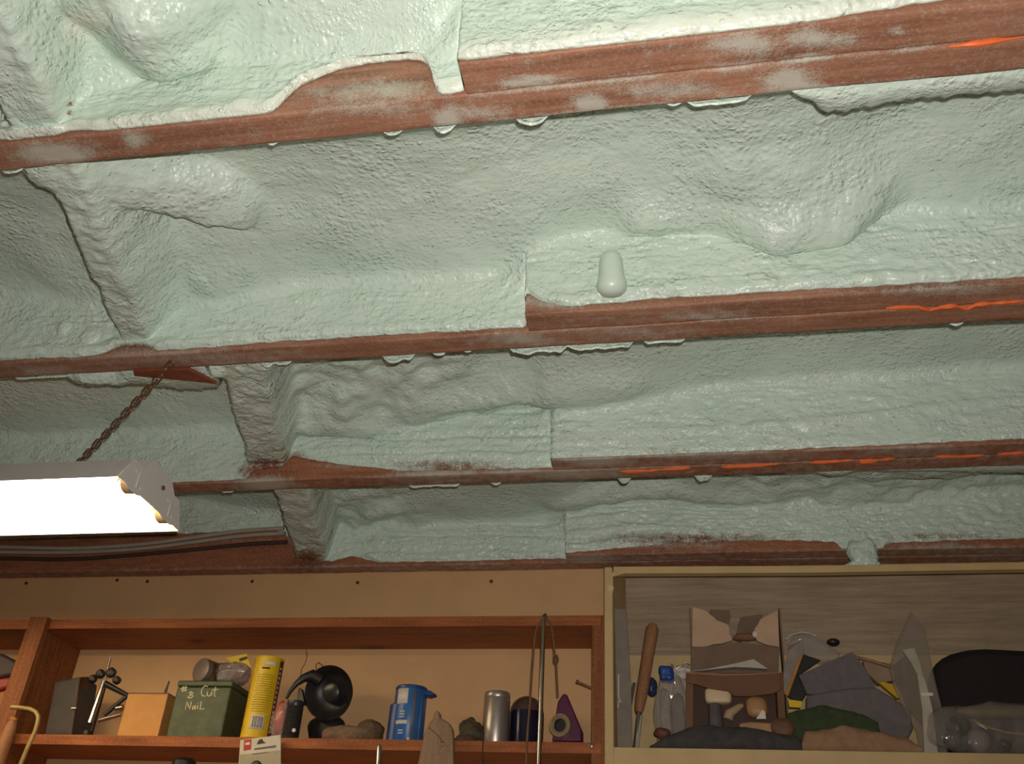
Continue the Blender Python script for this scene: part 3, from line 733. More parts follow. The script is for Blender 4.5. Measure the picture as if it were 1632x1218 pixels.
# dark case standing left of the clamp stand
P0 = [at(x, y, 1.752) for x, y in ((88, 1086), (127, 1077), (115, 1170), (74, 1150))]
case = thing('metal_case', 'dark square case with a reddish side beside the shelf divider', 'case', at(98, 1172, 1.78))
f = [at(86, 1086, 1.750), at(127, 1078, 1.738), at(112, 1176, 1.738), at(70, 1172, 1.750)]
for q in f[2:]: q.z = ZB+.0006
g = [q+Vector((.006, .060, 0)) for q in f]
MB().hull8(f, g).build('body', DARKGREY, case, bevel=.005, seg=3)
f2 = [at(127.5, 1078, 1.7375), at(142, 1078, 1.765), at(124, 1178, 1.765), at(112.5, 1176, 1.7375)]
for q in f2[2:]: q.z = ZB+.0008
MB().hull8(f2, [q+Vector((-.010, .02, 0)) for q in f2]).build('side_plate', plain('maroon', (.085, .022, .014), .45), case, bevel=.003)
q = at(118, 1129, 1.737); MB().box(q+Vector((-.006, -.002, -.0015)), q+Vector((.005, .004, .0015))).build('catch', CHROME, case, bevel=.0006)

# clamp stand with knobs
st = thing('clamp_stand', 'chrome and black clamp stand with knobs, left of the tan box', 'stand', Vector((at(145, 1165, 1.765).x, 1.765, ZB)))
a, b = at(166, 1086, 1.765), at(143, 1153, 1.755)
MB().cyl(a, b, .0050).build('post', CHROME, st)
MB().cyl(at(168, 1088, 1.772), Vector((at(146, 1165, 1.772).x, 1.772, ZB+.004)), .0042).build('rear_post', BLACK, st)
MB().cyl(at(176, 1048, 1.768), at(167, 1088, 1.768), .0022).build('rod', STEEL, st)
for (x, y, r) in ((160, 1075, .009), (177, 1073, .010), (186, 1085, .008), (148, 1083, .008)):
    c = at(x, y, 1.762); MB().rev(c+Vector((0, .007, 0)), (0, -1, .1), [(0, r*.7), (.003, r), (.011, r), (.014, r*.6)], 18).build('knob', BLACK, st, bevel=.0005)
MB().cyl(at(168, 1090, 1.765), at(206, 1110, 1.77), .0062, .004).build('arm', BLACK, st)
MB().cyl(at(204, 1108, 1.772), at(166, 1140, 1.765), .0045).build('arm', BLACK, st)
MB().cyl(at(158, 1148, 1.76), at(192, 1139, 1.77), .0035).build('arm', STEEL, st)
MB().cyl(at(186, 1130, 1.765), at(196, 1128, 1.765), .006).build('wing_nut', CHROME, st)
c = at(140, 1164, 1.765); MB().rev((c.x, 1.765, ZB+.0004), (0, 0, 1), [(0, .016), (.004, .016), (.008, .010), (.016, .008)], 20).build('foot', BLACK, st)

# tan box
bx = thing('tan_box', 'plain tan cardboard box on the shelf left of the green box', 'box', Vector((at(222, 1165, 1.745).x, 1.76, ZB)))
xa, xb = at(204, 1106, 1.745).x, at(268, 1106, 1.745).x; zt_ = at(236, 1106, 1.745).z
MB().box((xa, 1.745, ZB+.0005), (xb, 1.80, zt_)).build('body', TANBOX, bx, bevel=.0015)
MB().box((xa+.0005, 1.7465, zt_+.0003), (xb-.0005, 1.8, zt_+.0025)).build('lid', CARDO, bx, bevel=.0006)
tag(MB().hull8([at(254, 1120, 1.806), at(261, 1120, 1.806), at(270, 1086, 1.806), at(269, 1085, 1.806)], [q+Vector((0, .002, 0)) for q in (at(254, 1120, 1.806), at(261, 1120, 1.806), at(270, 1086, 1.806), at(269, 1085, 1.806))]).build('blade', DARKGREY), 'thin pointed dark blade rising behind the tan box', 'blade')

# green box with chalk words
gb = thing('green_box', 'dark green metal box with chalk words on the shelf', 'box', Vector((at(312, 1170, 1.738).x, 1.77, ZB)))
xa, xb = at(285, 1086, 1.738).x, at(371, 1085, 1.738).x; zt_ = at(328, 1085, 1.738).z
GBY1 = 1.826
MB().box((xa, 1.738, ZB+.0005), (xb, GBY1, zt_-.012)).build('body', GREENB, gb, bevel=.003, seg=3)
MB().box((xa-.0012, 1.7368, zt_-.0115), (xb+.0012, GBY1+.001, zt_)).build('lid', GREENB, gb, bevel=.003, seg=3)
def strokes(lines, Y, r, name, mat, parent):
    mb = MB()
    for ln in lines:
        P_ = [at(x, y, Y) for x, y in ln]; full = []
        for a, b in zip(P_[:-1], P_[1:]): full += [a.lerp(b, t) for t in (0, .5)]
        mb.tube(full+[P_[-1]], r, 6)
    return mb.build(name, mat, parent)
words = [[(288, 1098), (299, 1096)], [(289, 1101), (298, 1100)], [(292, 1094), (291, 1104)], [(296, 1093), (295, 1103)],                      # hash
         [(304, 1103), (308, 1105), (304, 1108), (299, 1112), (304, 1113), (308, 1110), (304, 1107), (302, 1104), (304, 1103)],                # eight
         [(331, 1095), (327, 1093), (323, 1097), (321, 1103), (322, 1109), (328, 1110)], [(331, 1102), (330, 1108), (333, 1110), (336, 1108), (338, 1102), (337, 1109)], [(344, 1095), (342, 1104), (342, 1110), (344, 1110)], [(338, 1100), (348, 1099)],   # Cut
         [(296, 1131), (298, 1119), (303, 1131), (305, 1119)], [(311, 1125), (307, 1127), (307, 1131), (310, 1130), (311, 1125), (312, 1131)], [(315, 1124), (315, 1131)], [(315.5, 1120.5), (315.5, 1121.5)], [(321, 1118), (319, 1131), (326, 1130)]]  # Nail
strokes(words, 1.7375, .0011, 'chalk_writing', CHALK, gb)

# jar lying on the green box
c = at(319, 1067, 1.752); ax = Vector((.45, 1, 0)).normalized(); c.z = zt_+.0255
jar = thing('glass_jar', 'small glass jar lying on its side on the green box, lid towards us', 'jar', c+Vector((0, .03, -.024)))
MB().rev(c, ax, [(0, .020), (.0005, .0225), (.002, .0240), (.013, .0240), (.0135, .022)], 32).build('lid', plain('dull_lid', (.23, .175, .155), .45, metal=.3), jar)
MB().rev(c+ax*.0137, ax, [(0, .0215), (.004, .0235), (.05, .0235), (.054, .019)], 32).build('body', GLASSJ, jar)
# plastic bag with yellow card on the green box
bg = thing('parts_bag', 'crumpled clear plastic bag with yellow card on the green box', 'bag', at(372, 1086, 1.78))
c = at(373, 1070, 1.775); MB().blob((c.x, 1.775, zt_+.023), (.035, .030, .022), .30, 45, 2).build('film', FILMG, bg)
q = at(350, 1058, 1.765); MB().blob((q.x, 1.775, zt_+.026), (.012, .02, .018), .3, 50, 5).build('dark_contents', plain('maroon_dim', (.10, .05, .045), .6), bg)
P_ = [at(360, 1049, 1.79), at(393, 1042, 1.785), at(401, 1066, 1.785), at(380, 1068, 1.79)]
cardo = MB().prism(P_, (.0005, .0012, 0)).build('header_card', YELLOW, bg)
MB().hull8([at(381, 1050, 1.7835), at(393, 1046, 1.7835), at(394, 1050, 1.7835), at(382, 1054, 1.7835)], [q+Vector((0, .0004, 0)) for q in (at(381, 1050, 1.7835), at(393, 1046, 1.7835), at(394, 1050, 1.7835), at(382, 1054, 1.7835))]).build('print', INK, cardo)

# yellow tube
TY = 1.752; zt_ = at(428, 1052, TY).z; xl = at(404, 1074, TY).x; xr = at(449, 1074, TY).x; r = (xr-xl)/2*.97; base = Vector(((xl+xr)/2, TY, ZB))
yt = thing('yellow_canister', 'tall yellow cardboard canister with barcode standing right of the green box', 'canister', base)
MB().rev(base+Vector((0, 0, .0005)), (0, 0, 1), [(0, r*.985), (.0005, r), (.004, r), (.0045, r*.985), (.006, r*.985), (zt_-ZB-.003, r*.985), (zt_-ZB-.0025, r), (zt_-ZB, r), (zt_-ZB+.0005, r*.9), (zt_-ZB-.004, r*.88)], 48).build('body', YELLOW, yt)
hh = zt_-ZB; r *= .985
bc = patch(base, r, -.55, .42, ZB+hh*.10, ZB+hh*.27, 'barcode_label', WHITEL, yt)
for i, a in enumerate(np.linspace(-.40, .28, 12)):
    patch(base, r+.0003, a, a+(.018 if i % 3 else .036), ZB+hh*.125, ZB+hh*.25, 'bar', INK, bc, n=3)
for i in range(17):
    z = ZB+hh*(.31+i*.028); patch(base, r, -.70+.05*(i % 3), .45+.06*(i % 2), z, z+.0011, 'text_line', plain('olive_ink', (.36, .22, .012), .5), yt, n=10)
patch(base, r, -.35, .5, ZB+hh*.885, ZB+hh*.935, 'heading', WHITEL, yt)
patch(base, r, -.45, .1, ZB+hh*.835, ZB+hh*.855, 'text_line', INK, yt)
sp = patch(base, r, .80, 1.25, ZB+hh*.03, ZB+hh*.97, 'spine_stripe', BROWNRED, yt)
for i in range(14):
    z = ZB+hh*(.08+i*.06); patch(base, r+.0003, .90, 1.05, z, z+.0048, 'spine_letter', WHITEL, sp, n=4)

# red blister pack
c = at(446, 1146, 1.742); rp = thing('blister_pack', 'red and clear blister pack between yellow canister and black ribbed spool', 'package', Vector((c.x, 1.75, ZB)))
MB().blob(c+Vector((-.002, .004, .004)), (.011, .007, .033), .12, 40, 3).build('red_insert', REDM, rp)
MB().blob(c+Vector((.002, .002, -.0025)), (.020, .010, .0325), .15, 40, 9).build('clear_shell', FILM, rp)
# black ribbed spool
a = at(475, 1119, 1.742); bs = thing('ribbed_spool', 'black ribbed spool standing in front of the black lamp shade', 'spool', Vector((a.x-.004, 1.742, ZB)))
prof = [(0, .015)]; hsp = a.z-ZB
for i in range(14): prof += [(hsp*(.05+.06*i), .0165), (hsp*(.05+.06*i)+.002, .0150)]
prof += [(hsp*.93, .0165), (hsp, .0160), (hsp+.0005, .012)]
MB().rev((a.x-.004, 1.742, ZB+.0005), (0, 0, 1), prof, 32).build('body', plain('black_rib', (.035, .033, .031), .35), bs)
q = at(468, 1164, 1.7245); MB().cyl(q+Vector((0, .004, 0)), q, .0035, seg=16).build('white_mark', WHITEL, bs)

# black work lamp shade
c = at(524, 1104, 1.765); ax = Vector((-.10, -1, -.28)).normalized()
wl = thing('clip_lamp', 'black round lamp shade with clamp arm, facing out of the shelf', 'clip lamp', Vector((c.x, 1.79, ZB)))
MB().rev(c-ax*.030, ax, [(-.012, .014), (-.010, .020), (0, .032), (.014, .044), (.030, .0510), (.0315, .0510), (.030, .049), (.014, .041), (.004, .028), (.003, .0005)], 44, cap=False).build('shade', BLACK, wl)
MB().rev(c-ax*.026, ax, [(0, .022), (.012, .020), (.018, .017), (.021, .010), (.022, .0005)], 32).build('socket_boss', plain('satin_black', (.03, .028, .026), .3), wl)
arm = [at(457, 1113, 1.75), at(462, 1103, 1.752), at(472, 1090, 1.756), at(484, 1081, 1.76), at(497, 1077, 1.765), at(512, 1085, 1.772)]
MB().tube(arm, [.0025, .0035, .005, .008, .012, .013], 12).build('clamp_arm', BLACK, wl)
q = at(512, 1152, 1.775); MB().blob((q.x, 1.812, ZB+.0325), (.040, .017, .0320), .10, 40, 4, zmin=ZB+.0005).build('clamp_base', BLACK, wl)
q = at(482, 1130, 1.765); MB().hull8([at(473, 1120, 1.762), at(486, 1122, 1.762), at(481, 1098, 1.762), at(476, 1096, 1.762)], [v+Vector((0, .012, 0)) for v in (at(473, 1120, 1.762), at(486, 1122, 1.762), at(481, 1098, 1.762), at(476, 1096, 1.762))]).build('clamp_jaw', BLACK, wl, bevel=.001)
tag(MB().tube([at(488, 1034, 1.80), at(489.5, 1046, 1.80), at(487, 1056, 1.80), at(481, 1066, 1.795), at(478, 1082, 1.79)], .0009, 6).build('thin_wire', RUSTY), 'thin brown wire hanging from the top board above the black lamp shade', 'wire')
MB().tube([at(505, 1071, 1.775), at(503.5, 1059, 1.775), at(508, 1056, 1.775), at(517, 1063, 1.775), at(521, 1070, 1.775)], .0009, 6).build('wire_loop', RUSTY, wl)

# cloth and small things towards the middle
q = at(559, 1160, 1.78); tag(MB().blob((q.x, 1.765, ZB+.0160), (.044, .022, .0165), .22, 28, 6, power=.8, zmin=ZB+.0005).build('work_glove', CLOTHG), 'grey brown cloth glove lying right of the black lamp shade', 'glove')
q = at(593, 1158, 1.78); tag(MB().blob((q.x, 1.775, ZB+.0225), (.0245, .022, .0225), .15, 50, 8, power=.8, zmin=ZB+.0005).build('twine_ball', plain('brown_twine', (.13, .075, .038), .8, var=.35, scale=140, bumpd=.003)), 'dull brown ball of twine left of the blue container', 'twine')

# blue container
BY = 1.758; c = at(652, 1178, BY); zt_ = at(656, 1101, BY).z
bl = thing('blue_container', 'blue plastic container with white labels and a pouring lip', 'container', Vector((c.x, BY, ZB)))
xl, xr = at(629, 1130, BY).x, at(678, 1130, BY).x; r = (xr-xl)/2; base = Vector(((xl+xr)/2, BY, ZB)); hh = zt_-ZB
MB().rev(base+Vector((0, 0, .0005)), (0, 0, 1), [(0, r*.95), (.002, r), (hh*.95, r), (hh*.99, r*.95)], 44).build('body', BLUE, bl)
lid = MB().rev(base+Vector((0, 0, hh*.985)), (0, 0, 1), [(0, r*1.01), (.004, r*1.02), (.006, r*.97)], 44).build('lid', BLUED, bl)
lp = [at(672, 1098, BY-.01), at(686, 1101, BY-.01), at(694, 1106, BY-.01), at(684, 1109, BY-.01), at(670, 1106, BY-.01)]
MB().prism(lp, (0, .02, 0)).build('pouring_lip', BLUED, lid, bevel=.001)
q = at(629, 1150, BY); h2 = at(630, 1124, BY-.004).z-ZB
MB().rev((q.x+.009, BY-.006, ZB+.0006), (0, 0, 1), [(0, r*.62), (h2*.96, r*.60), (h2, r*.5)], 32).build('measuring_cup', BLUED, bl)
patch(base, r, -1.0, -.20, ZB+hh*.68, ZB+hh*.97, 'white_label', WHITEL, bl)
patch(base, r, -.9, -.08, ZB+hh*.30, ZB+hh*.37, 'white_label', WHITEL, bl)
for z in (.42, .47, .52, .17, .12): patch(base, r, -.65, -.30, ZB+hh*z, ZB+hh*z+.0022, 'text_line', WHITEL, bl, n=6)
patch(base, r, .14, .34, ZB+hh*.02, ZB+hh*.94, 'grey_stripe', plain('grey_seam', (.16, .15, .16), .4), bl, n=6)
patch(base, r, .70, .80, ZB+hh*.05, ZB+hh*.92, 'pale_seam', plain('pale_blue', (.15, .25, .42), .3), bl, n=4)
patch(base, r+.0005, .0, .16, ZB+.001, ZB+.006, 'yellow_mark', CHALK, bl, n=4)

# worn wooden paddle hanging in front of the shelf
o_px = [(691, 1145), (692, 1137), (694, 1132.5), (698, 1132.5), (700.5, 1137), (701, 1144), (708, 1147), (716, 1153), (721, 1163), (722, 1178), (723, 1240), (661, 1240), (668, 1205), (673, 1183), (677, 1166), (683, 1153)]
pd = thing('wooden_paddle', 'worn pale wooden paddle hanging in front of the lower shelf board', 'paddle', at(697, 1215, 1.70))
rot_prism('blade', o_px, 1.695, .016, PALEWD, pd, bevel=.005)
q = at(705, 1186, 1.6945); MB().rev(q+Vector((0, .003, 0)), (0, -1, 0), [(0, .0045), (.0035, .0045), (.0045, .002)], 16).build('rivet', RUSTY, pd)
MB().tube([at(683, 1160, 1.6948), at(695, 1170, 1.694), at(704, 1182, 1.694)], .0011, 6).build('string', CLOTHG, pd)

# dark lump with string
lm = thing('dark_lump', 'small dark olive lump of rock left of the silver can, cord trailing from it', 'rock', at(750, 1178, 1.775))
q = at(752, 1160, 1.772); MB().blob((q.x, 1.775, ZB+.0230), (.024, .02, .0235), .30, 38, 11, power=.85).build('body', LUMP, lm)
q2 = at(741, 1172, 1.76); MB().blob((q2.x, 1.765, ZB+.0095), (.020, .014, .0098), .25, 45, 12).build('low_piece', plain('reddish_lump', (.10, .045, .03), .8, var=.3), lm)
q2 = at(752, 1140, 1.775); MB().blob((q2.x-.001, 1.775, ZB+.044), (.010, .009, .008), .25, 60, 13).build('top_piece', LUMP, lm)
tag(MB().tube([at(770, 1158, 1.742), at(770.5, 1172, 1.727), at(770, 1180, 1.7185), at(769, 1200, 1.718), at(771, 1240, 1.718)], .0013, 6).build('string', BLACK), 'thin black cord hanging over the lower shelf board below the silver can', 'cord')

# silver can
xl, xr = at(769.5, 1150, 1.76).x, at(810.5, 1150, 1.76).x; r = (xr-xl)/2; base = Vector(((xl+xr)/2, 1.765, ZB)); hh = at(790, 1105, 1.765).z-ZB
sv = thing('silver_can', 'dull silver metal can with two small terminals on top', 'can', base)
MB().rev(base+Vector((0, 0, .0005)), (0, 0, 1), [(0, r*.96), (.003, r), (hh*.86, r), (hh*.875, r*.975), (hh*.89, r), (hh*.97, r), (hh-.001, r*.96), (hh-.002, r*.86)], 44).build('body', ALU, sv)
for dx in (-.004, .006): MB().cyl(base+Vector((dx, -.004, hh-.004)), base+Vector((dx, -.004, hh+.004)), .002, seg=10).build('terminal', STEEL, sv)

# dark blue domed jar
xl, xr = at(811, 1150, 1.79).x, at(866, 1150, 1.79).x; r = (xr-xl)/2; base = Vector(((xl+xr)/2, 1.795, ZB)); hh = at(838, 1110, 1.79).z-ZB
dj = thing('dark_blue_jar', 'dark blue rounded jar with a smoky domed top, behind the steel rod', 'jar', base)
MB().rev(base+Vector((0, 0, .0005)), (0, 0, 1), [(0, r*.98), (hh*.60, r), (hh*.68, r*.985)], 40).build('body', NAVY, dj)
MB().rev(base+Vector((0, 0, .0008)), (0, 0, 1), [(hh*.68, r*.987), (hh*.78, r*.93), (hh*.88, r*.76), (hh*.95, r*.52), (hh*.99, r*.25), (hh, .0006)], 40).build('dome', plain('smoky_dome', (.10, .055, .05), .3), dj)

# steel rod hung at the shelf front with its cord
rod = thing('steel_rod', 'long thin shiny steel rod standing upright in front of the shelf', 'rod', at(859, 1218, 1.704))
MB().cyl(at(866.5, 986, 1.708), at(858, 1250, 1.700), .0042).build('shaft', CHROME, rod)
MB().tube([at(866.5, 988, 1.708), at(866, 981, 1.708), at(869, 979, 1.712), at(871, 984, 1.718), at(870, 990, 1.7215)], .0022, 10).build('hook', STEEL, rod)
cd = [(838, 1240), (840, 1180), (845, 1115), (849, 1055), (853, 1012), (858, 996), (864, 988), (869, 987), (875, 991), (879, 1000), (882, 1020), (884, 1044), (886, 1052), (887, 1075), (889, 1112)]
full = []
P_ = [at(x, y, 1.714 if i < 12 else 1.728+.008*(i-12)) for i, (x, y) in enumerate(cd)]
for i in range(len(P_)-1):
    p0, p1, p2, p3 = P_[max(0, i-1)], P_[i], P_[i+1], P_[min(len(P_)-1, i+2)]
    for t in np.linspace(0, 1, 6, endpoint=False): full.append(.5*((2*p1)+(p2-p0)*t+(2*p0-5*p1+4*p2-p3)*t*t+(3*p1-p0-3*p2+p3)*t**3))
full.append(P_[-1])
cord = thing('hanging_cord', 'brown cord looped over the rod top with a knot at right', 'cord', at(868, 987, 1.714))
MB().tube(full, .0021, 8).build('strand', plain('brown_cord', (.20, .10, .045), .85, var=.2), cord)
q = at(886, 1051, 1.728); MB().blob(q, (.0055, .005, .009), .25, 120, 3).build('knot', plain('brown_cord_knot', (.19, .095, .045), .85), cord)

# purple tape dispenser
tp = thing('tape_dispenser', 'purple dispenser with a roll of yellow edged tape at the right end', 'tape dispenser', Vector((at(900, 1178, 1.77).x, 1.77, ZB)))
rot_prism('body', [(896, 1107), (900, 1105), (904, 1108), (927, 1163), (927, 1182), (880, 1182), (884, 1150), (889, 1118)], 1.768, .034, PURPLE, tp, bevel=.003, zmin=ZB+.0006)
q = at(894, 1157, 1.766); ax = Vector((-.25, -1, -.05)).normalized()
MB().rev(q-ax*.012, ax, [(0, .012), (0, .0205), (.018, .0205), (.018, .012)], 36, cap=False).build('tape_roll', plain('dull_tape', (.26, .19, .14), .35), tp)
MB().rev(q+ax*.0062, ax, [(0, .0175), (.0006, .0195), (.0014, .0195), (.0014, .0170), (0, .0170)], 36, cap=False).build('gold_rim', GOLD, tp)
MB().rev(q-ax*.010, ax, [(0, .0118), (.012, .0118)], 28).build('hub', BLACK, tp)
nl_ = thing('long_bolt', 'thin rusty bolt poking out of the right shelf side', 'bolt', at(958, 1102, 1.76))
MB().cyl(at(920, 1087, 1.752), at(954, 1101.5, 1.752), .0021, seg=12).build('shank', RUSTY, nl_)
MB().cyl(at(918.5, 1086.3, 1.752), at(921, 1087.4, 1.752), .0036, seg=6).build('head', STEEL, nl_)

# hang card, thin rod and dark knob below the lower board
hc = thing('hang_card', 'white hang card with a red square hooked to the lower shelf board', 'card', at(415, 1218, 1.708))
K = [(383, 1180), (447, 1171.5), (448, 1250), (378, 1250)]
cd_ = rot_prism('card', K, 1.708, .0012, PAPER, hc, bevel=0)
def flat(px, name, mat, parent, Y=1.7076): return MB().prism([at(x, y, Y) for x, y in px], (0, .0003, 0)).build(name, mat, parent)
flat([(389, 1180), (401, 1178.5), (400, 1195), (388, 1197)], 'red_square', REDM, cd_)
flat([(391, 1184), (398, 1183), (398, 1187), (391, 1188)], 'pale_print', WHITEL, cd_, 1.7072)
flat([(409, 1187), (411, 1182), (414, 1178.5), (418, 1178), (420, 1182), (424, 1184.5)], 'hang_hole', INK, cd_)
flat([(405, 1193), (440, 1188), (440, 1191.5), (405, 1196)], 'print_line', plain('grey_ink', (.16, .13, .12), .6), cd_)
flat([(382, 1203), (447, 1196), (448, 1249), (379, 1249)], 'lower_panel', plain('pale_olive', (.42, .37, .25), .5), cd_)
flat([(402, 1202), (428, 1198.5), (428, 1200), (402, 1203.5)], 'print_line', plain('grey_ink2', (.2, .17, .13), .6), cd_, 1.7072)
q = at(408, 1222, 1.702); MB().blob(q, (.012, .004, .010), .1, 60).build('black_part', BLACK, hc)
r2 = thing('chrome_rod', 'short bright chrome rod end below the lower shelf board', 'rod', at(604, 1218, 1.712))
MB().rev(at(602.5, 1245, 1.712), at(604.5, 1196, 1.712)-at(602.5, 1245, 1.712), [(0, .0050), (.0575, .0050), (.0605, .0038), (.0615, .002)], 20).build('shaft', CHROME, r2)
q = at(292, 1224, 1.74); tag(MB().rev(q+Vector((0, 0, -.03)), (0, 0, 1), [(0, .012), (.020, .012), (.026, .022), (.040, .022), (.046, .016), (.047, .004)], 28).build('round_knob', BLACK), 'dark round knob peeking up at the bottom edge under the green box', 'knob')

# tools at the left edge
dt = thing('power_tool', 'dark and red tool in the shelf corner left of the divider', 'tool', Vector((at(-20, 1120, 1.73).x, 1.735, ZB)))
rot_prism('body', [(-70, 1036), (2, 1041), (27, 1054), (20, 1076), (-70, 1092)], 1.730, .07, plain('dark_maroon', (.05, .03, .035), .55), dt, bevel=.006)
rot_prism('red_grip', [(-70, 1093), (17, 1078), (12, 1096), (-70, 1120)], 1.732, .06, plain('dim_red', (.28, .025, .015), .45), dt, bevel=.005)
rot_prism('orange_edge', [(-70, 1121), (9, 1100), (0, 1132), (-70, 1140)], 1.734, .055, plain('dim_orange', (.32, .12, .03), .5), dt, bevel=.003)
rot_prism('foot', [(-70, 1139), (-2, 1133), (-12, 1200), (-70, 1200)], 1.736, .05, BLACK, dt, bevel=.003, zmin=ZB+.0006)
tag(MB().tube([at(x, y, 1.672) for x, y in ((18, 1127), (32, 1128), (48, 1130.5), (57, 1135), (61, 1142), (60, 1152), (56, 1166), (44, 1192), (24, 1240))], .0042, 10).build('bent_rod', BRASSY), 'bent tan metal rod at the lower left corner in front of the shelf', 'rod')
sh = thing('saw_handle', 'rubbed brown wooden handle at the lower left corner behind the bent rod', 'handle', at(8, 1215, 1.70))
MB().tube([at(x, y, 1.696) for x, y in ((22, 1146), (17, 1160), (9, 1182), (-4, 1218), (-12, 1245))], [.006, .011, .012, .013, .014], 16).build('grip', HANDLE, sh)
MB().cyl(at(23, 1144, 1.696), at(21, 1149, 1.696), .0085).build('collar', plain('orange_collar', (.40, .16, .05), .45), sh)

# ------------------------------------------------------------------ cream cabinet
CY0 = 1.700; CB = CZ+.357
cab = thing('open_cabinet', 'cream painted open cabinet with grey panel back, full of clutter, at lower right', 'cabinet', (.25, YW, CZ+.30))
C0 = -.1488; C1 = 1.20
MB().hull8([(C0, CY0, CZ-.1), (C0+.0155, CY0, CZ-.1), (-.118, YW-.008, CZ-.1), (C0, YW-.008, CZ-.1)], [(C0, CY0, CZ+.684), (C0+.0155, CY0, CZ+.684), (-.118, YW-.008, CZ+.745), (C0, YW-.008, CZ+.745)]).build('side_panel', CREAM, cab, bevel=.001)
MB().prism([at(977.5, 903, CY0-.0005), at(1300, 901.5, CY0-.0005), Vector((C1, CY0-.0005, CZ+.682)), Vector((C1, CY0-.0005, CZ+.6695)), at(1300, 912.5, CY0-.0005), at(977.5, 914, CY0-.0005)], (0, .018, 0)).build('top_rail', CREAM, cab, bevel=.001)
MB().prism([at(963.5, 904, CY0-.001), at(974.5, 904, CY0-.001), at(974.5, 912, CY0-.001), at(994, 913, CY0-.001), at(994, 914.5, CY0-.001), at(977, 919, CY0-.001), at(977, 945, CY0-.001), at(964.5, 945, CY0-.001)], (0, .004, 0)).build('corner_block', CREAM, cab, bevel=.0008)
MB().box((C0+.0156, CY0, CZ+.28), (C1, YW-.009, CB)).build('bottom_board', CREAM, cab, bevel=.001)
plank('back_panel', (-.1175, YW-.0075, CZ+.565), (C1, YW-.0012, CZ+.746), GREYWOOD, cab)
MB().box((-.1175, YW-.0085, CB+.0005), (C1, YW-.0012, CZ+.5645)).build('back_board', CREAM, cab)
MB().cyl(at(973, 938, CY0-.0012), at(973, 938, CY0-.0026), .006, seg=18).build('filled_hole', CREAM, cab)
MB().box((C1+.0005, CY0, CZ-.1), (C1+.018, YW-.008, CZ+.684)).build('side_panel', CREAM, cab, bevel=.001)
gbp = rot_prism('board', [(979, 970), (998, 970), (1006, 1095), (1008, 1196), (984, 1196)], 1.7185, .006, plain('grey_slat_paint', (.23, .185, .145), .7), None, bevel=.001, zmin=CB+.0006)
tag(gbp, 'grey flat board standing at the left end inside the cabinet', 'board')

# chisel and files
chs = thing('wood_chisel', 'round brown wooden handle leaning at the left inside the cabinet', 'chisel', at(1016, 1190, 1.735))
MB().rev(at(1018, 1136, 1.732), at(1040, 1000, 1.760)-at(1018, 1136, 1.732), [(0, .006), (.008, .0085), (.03, .0105), (.10, .0112), (.150, .0122), (.166, .0118), (.174, .008), (.1765, .002)], 28).build('handle', HANDLE, chs)
q = at(1013, 1196, 1.728); q.z = CB+.0010
MB().cyl(at(1018, 1136, 1.732), q, .0032, .005).build('shank', STEEL, chs)
def flatbar(name, pts_, Y, w, th, mat, parent=None):
    a, b = at(*pts_[0], Y), at(*pts_[1], Y); b.z = max(b.z, CB+.0008); d = (b-a).normalized(); n = d.cross(Vector((0, 1, 0))).normalized()*w
    return MB().prism([a-n*.6, a+n*.6, b+n, b-n], (0, th, 0)).build(name, mat, parent, bevel=.0006)
tag(flatbar('flat_file', ((1011, 1088), (991, 1192)), 1.724, .0045, .003, DARKGREY), 'dark flat file leaning left of the wooden chisel handle', 'file')
tag(flatbar('metal_strip', ((1022, 1140), (1015, 1194)), 1.715, .0036, .002, CHROME), 'bright narrow metal strip in front of the chisel shank', 'metal strip')
tag(MB().tube([at(986, 1075, 1.712), at(986, 1112, 1.712), at(990, 1120, 1.712), at(986, 1117, 1.712), at(985, 1128, 1.712)], .0012, 6).build('bent_wire', PAPER), 'thin pale bent wire in front of the grey flat board', 'wire')

# bag with brushes and blue bits
bb = thing('brush_bag', 'clear plastic bag with blue bits standing left of the brown bin', 'bag', Vector((at(1060, 1190, 1.76).x, 1.76, CB)))
q = at(1066, 1135, 1.755)
MB().blob((q.x+.005, 1.763, CB+.070), (.031, .018, .0690), .14, 30, 21, power=.75, zmin=CB+.0006).build('film', FILM, bb)
MB().blob((q.x-.006, 1.765, CB+.062), (.010, .009, .056), .1, 30, 22, power=.6, zmin=CB+.002).build('bristles', plain('grey_bristle', (.30, .24, .19), .8, var=.3, scale=200), bb)
MB().blob((q.x+.016, 1.765, CB+.056), (.013, .009, .050), .15, 30, 23, power=.6, zmin=CB+.002).build('grey_insert', plain('dull_taupe', (.17, .13, .10), .7, var=.3), bb)
c = at(1062, 1073, 1.748); MB().blob(c+Vector((0, .006, 0)), (.013, .010, .014), .2, 60, 24, power=.6).build('blue_cap', plain('blue_cap', (.02, .065, .26), .35), bb)
c = at(1044, 1085, 1.778); MB().blob(c+Vector((-.006, .006, -.01)), (.010, .010, .018), .2, 60, 25).build('blue_piece', plain('dark_blue_piece', (.03, .035, .09), .4), bb)
c = at(1056, 1168, 1.742); MB().blob(c+Vector((0, .004, 0)), (.014, .008, .010), .2, 60, 26).build('brown_piece', plain('red_brown_piece', (.16, .05, .025), .6), bb)
c = at(1084, 1063, 1.795); tw = thing('white_scraps', 'crumpled white scraps with a wire beside the torn carton', 'scraps', Vector((c.x, 1.81, CB)))
MB().blob(c+Vector((0, .01, -.007)), (.020, .016, .012), .35, 70, 31).build('paper_wad', PAPER, tw)
MB().blob(c+Vector((0, .01, -.085)), (.017, .013, .068), .12, 40, 32, power=.6, zmin=CB+.0006).build('white_sleeve', plain('shaded_white', (.45, .38, .30), .7), tw)
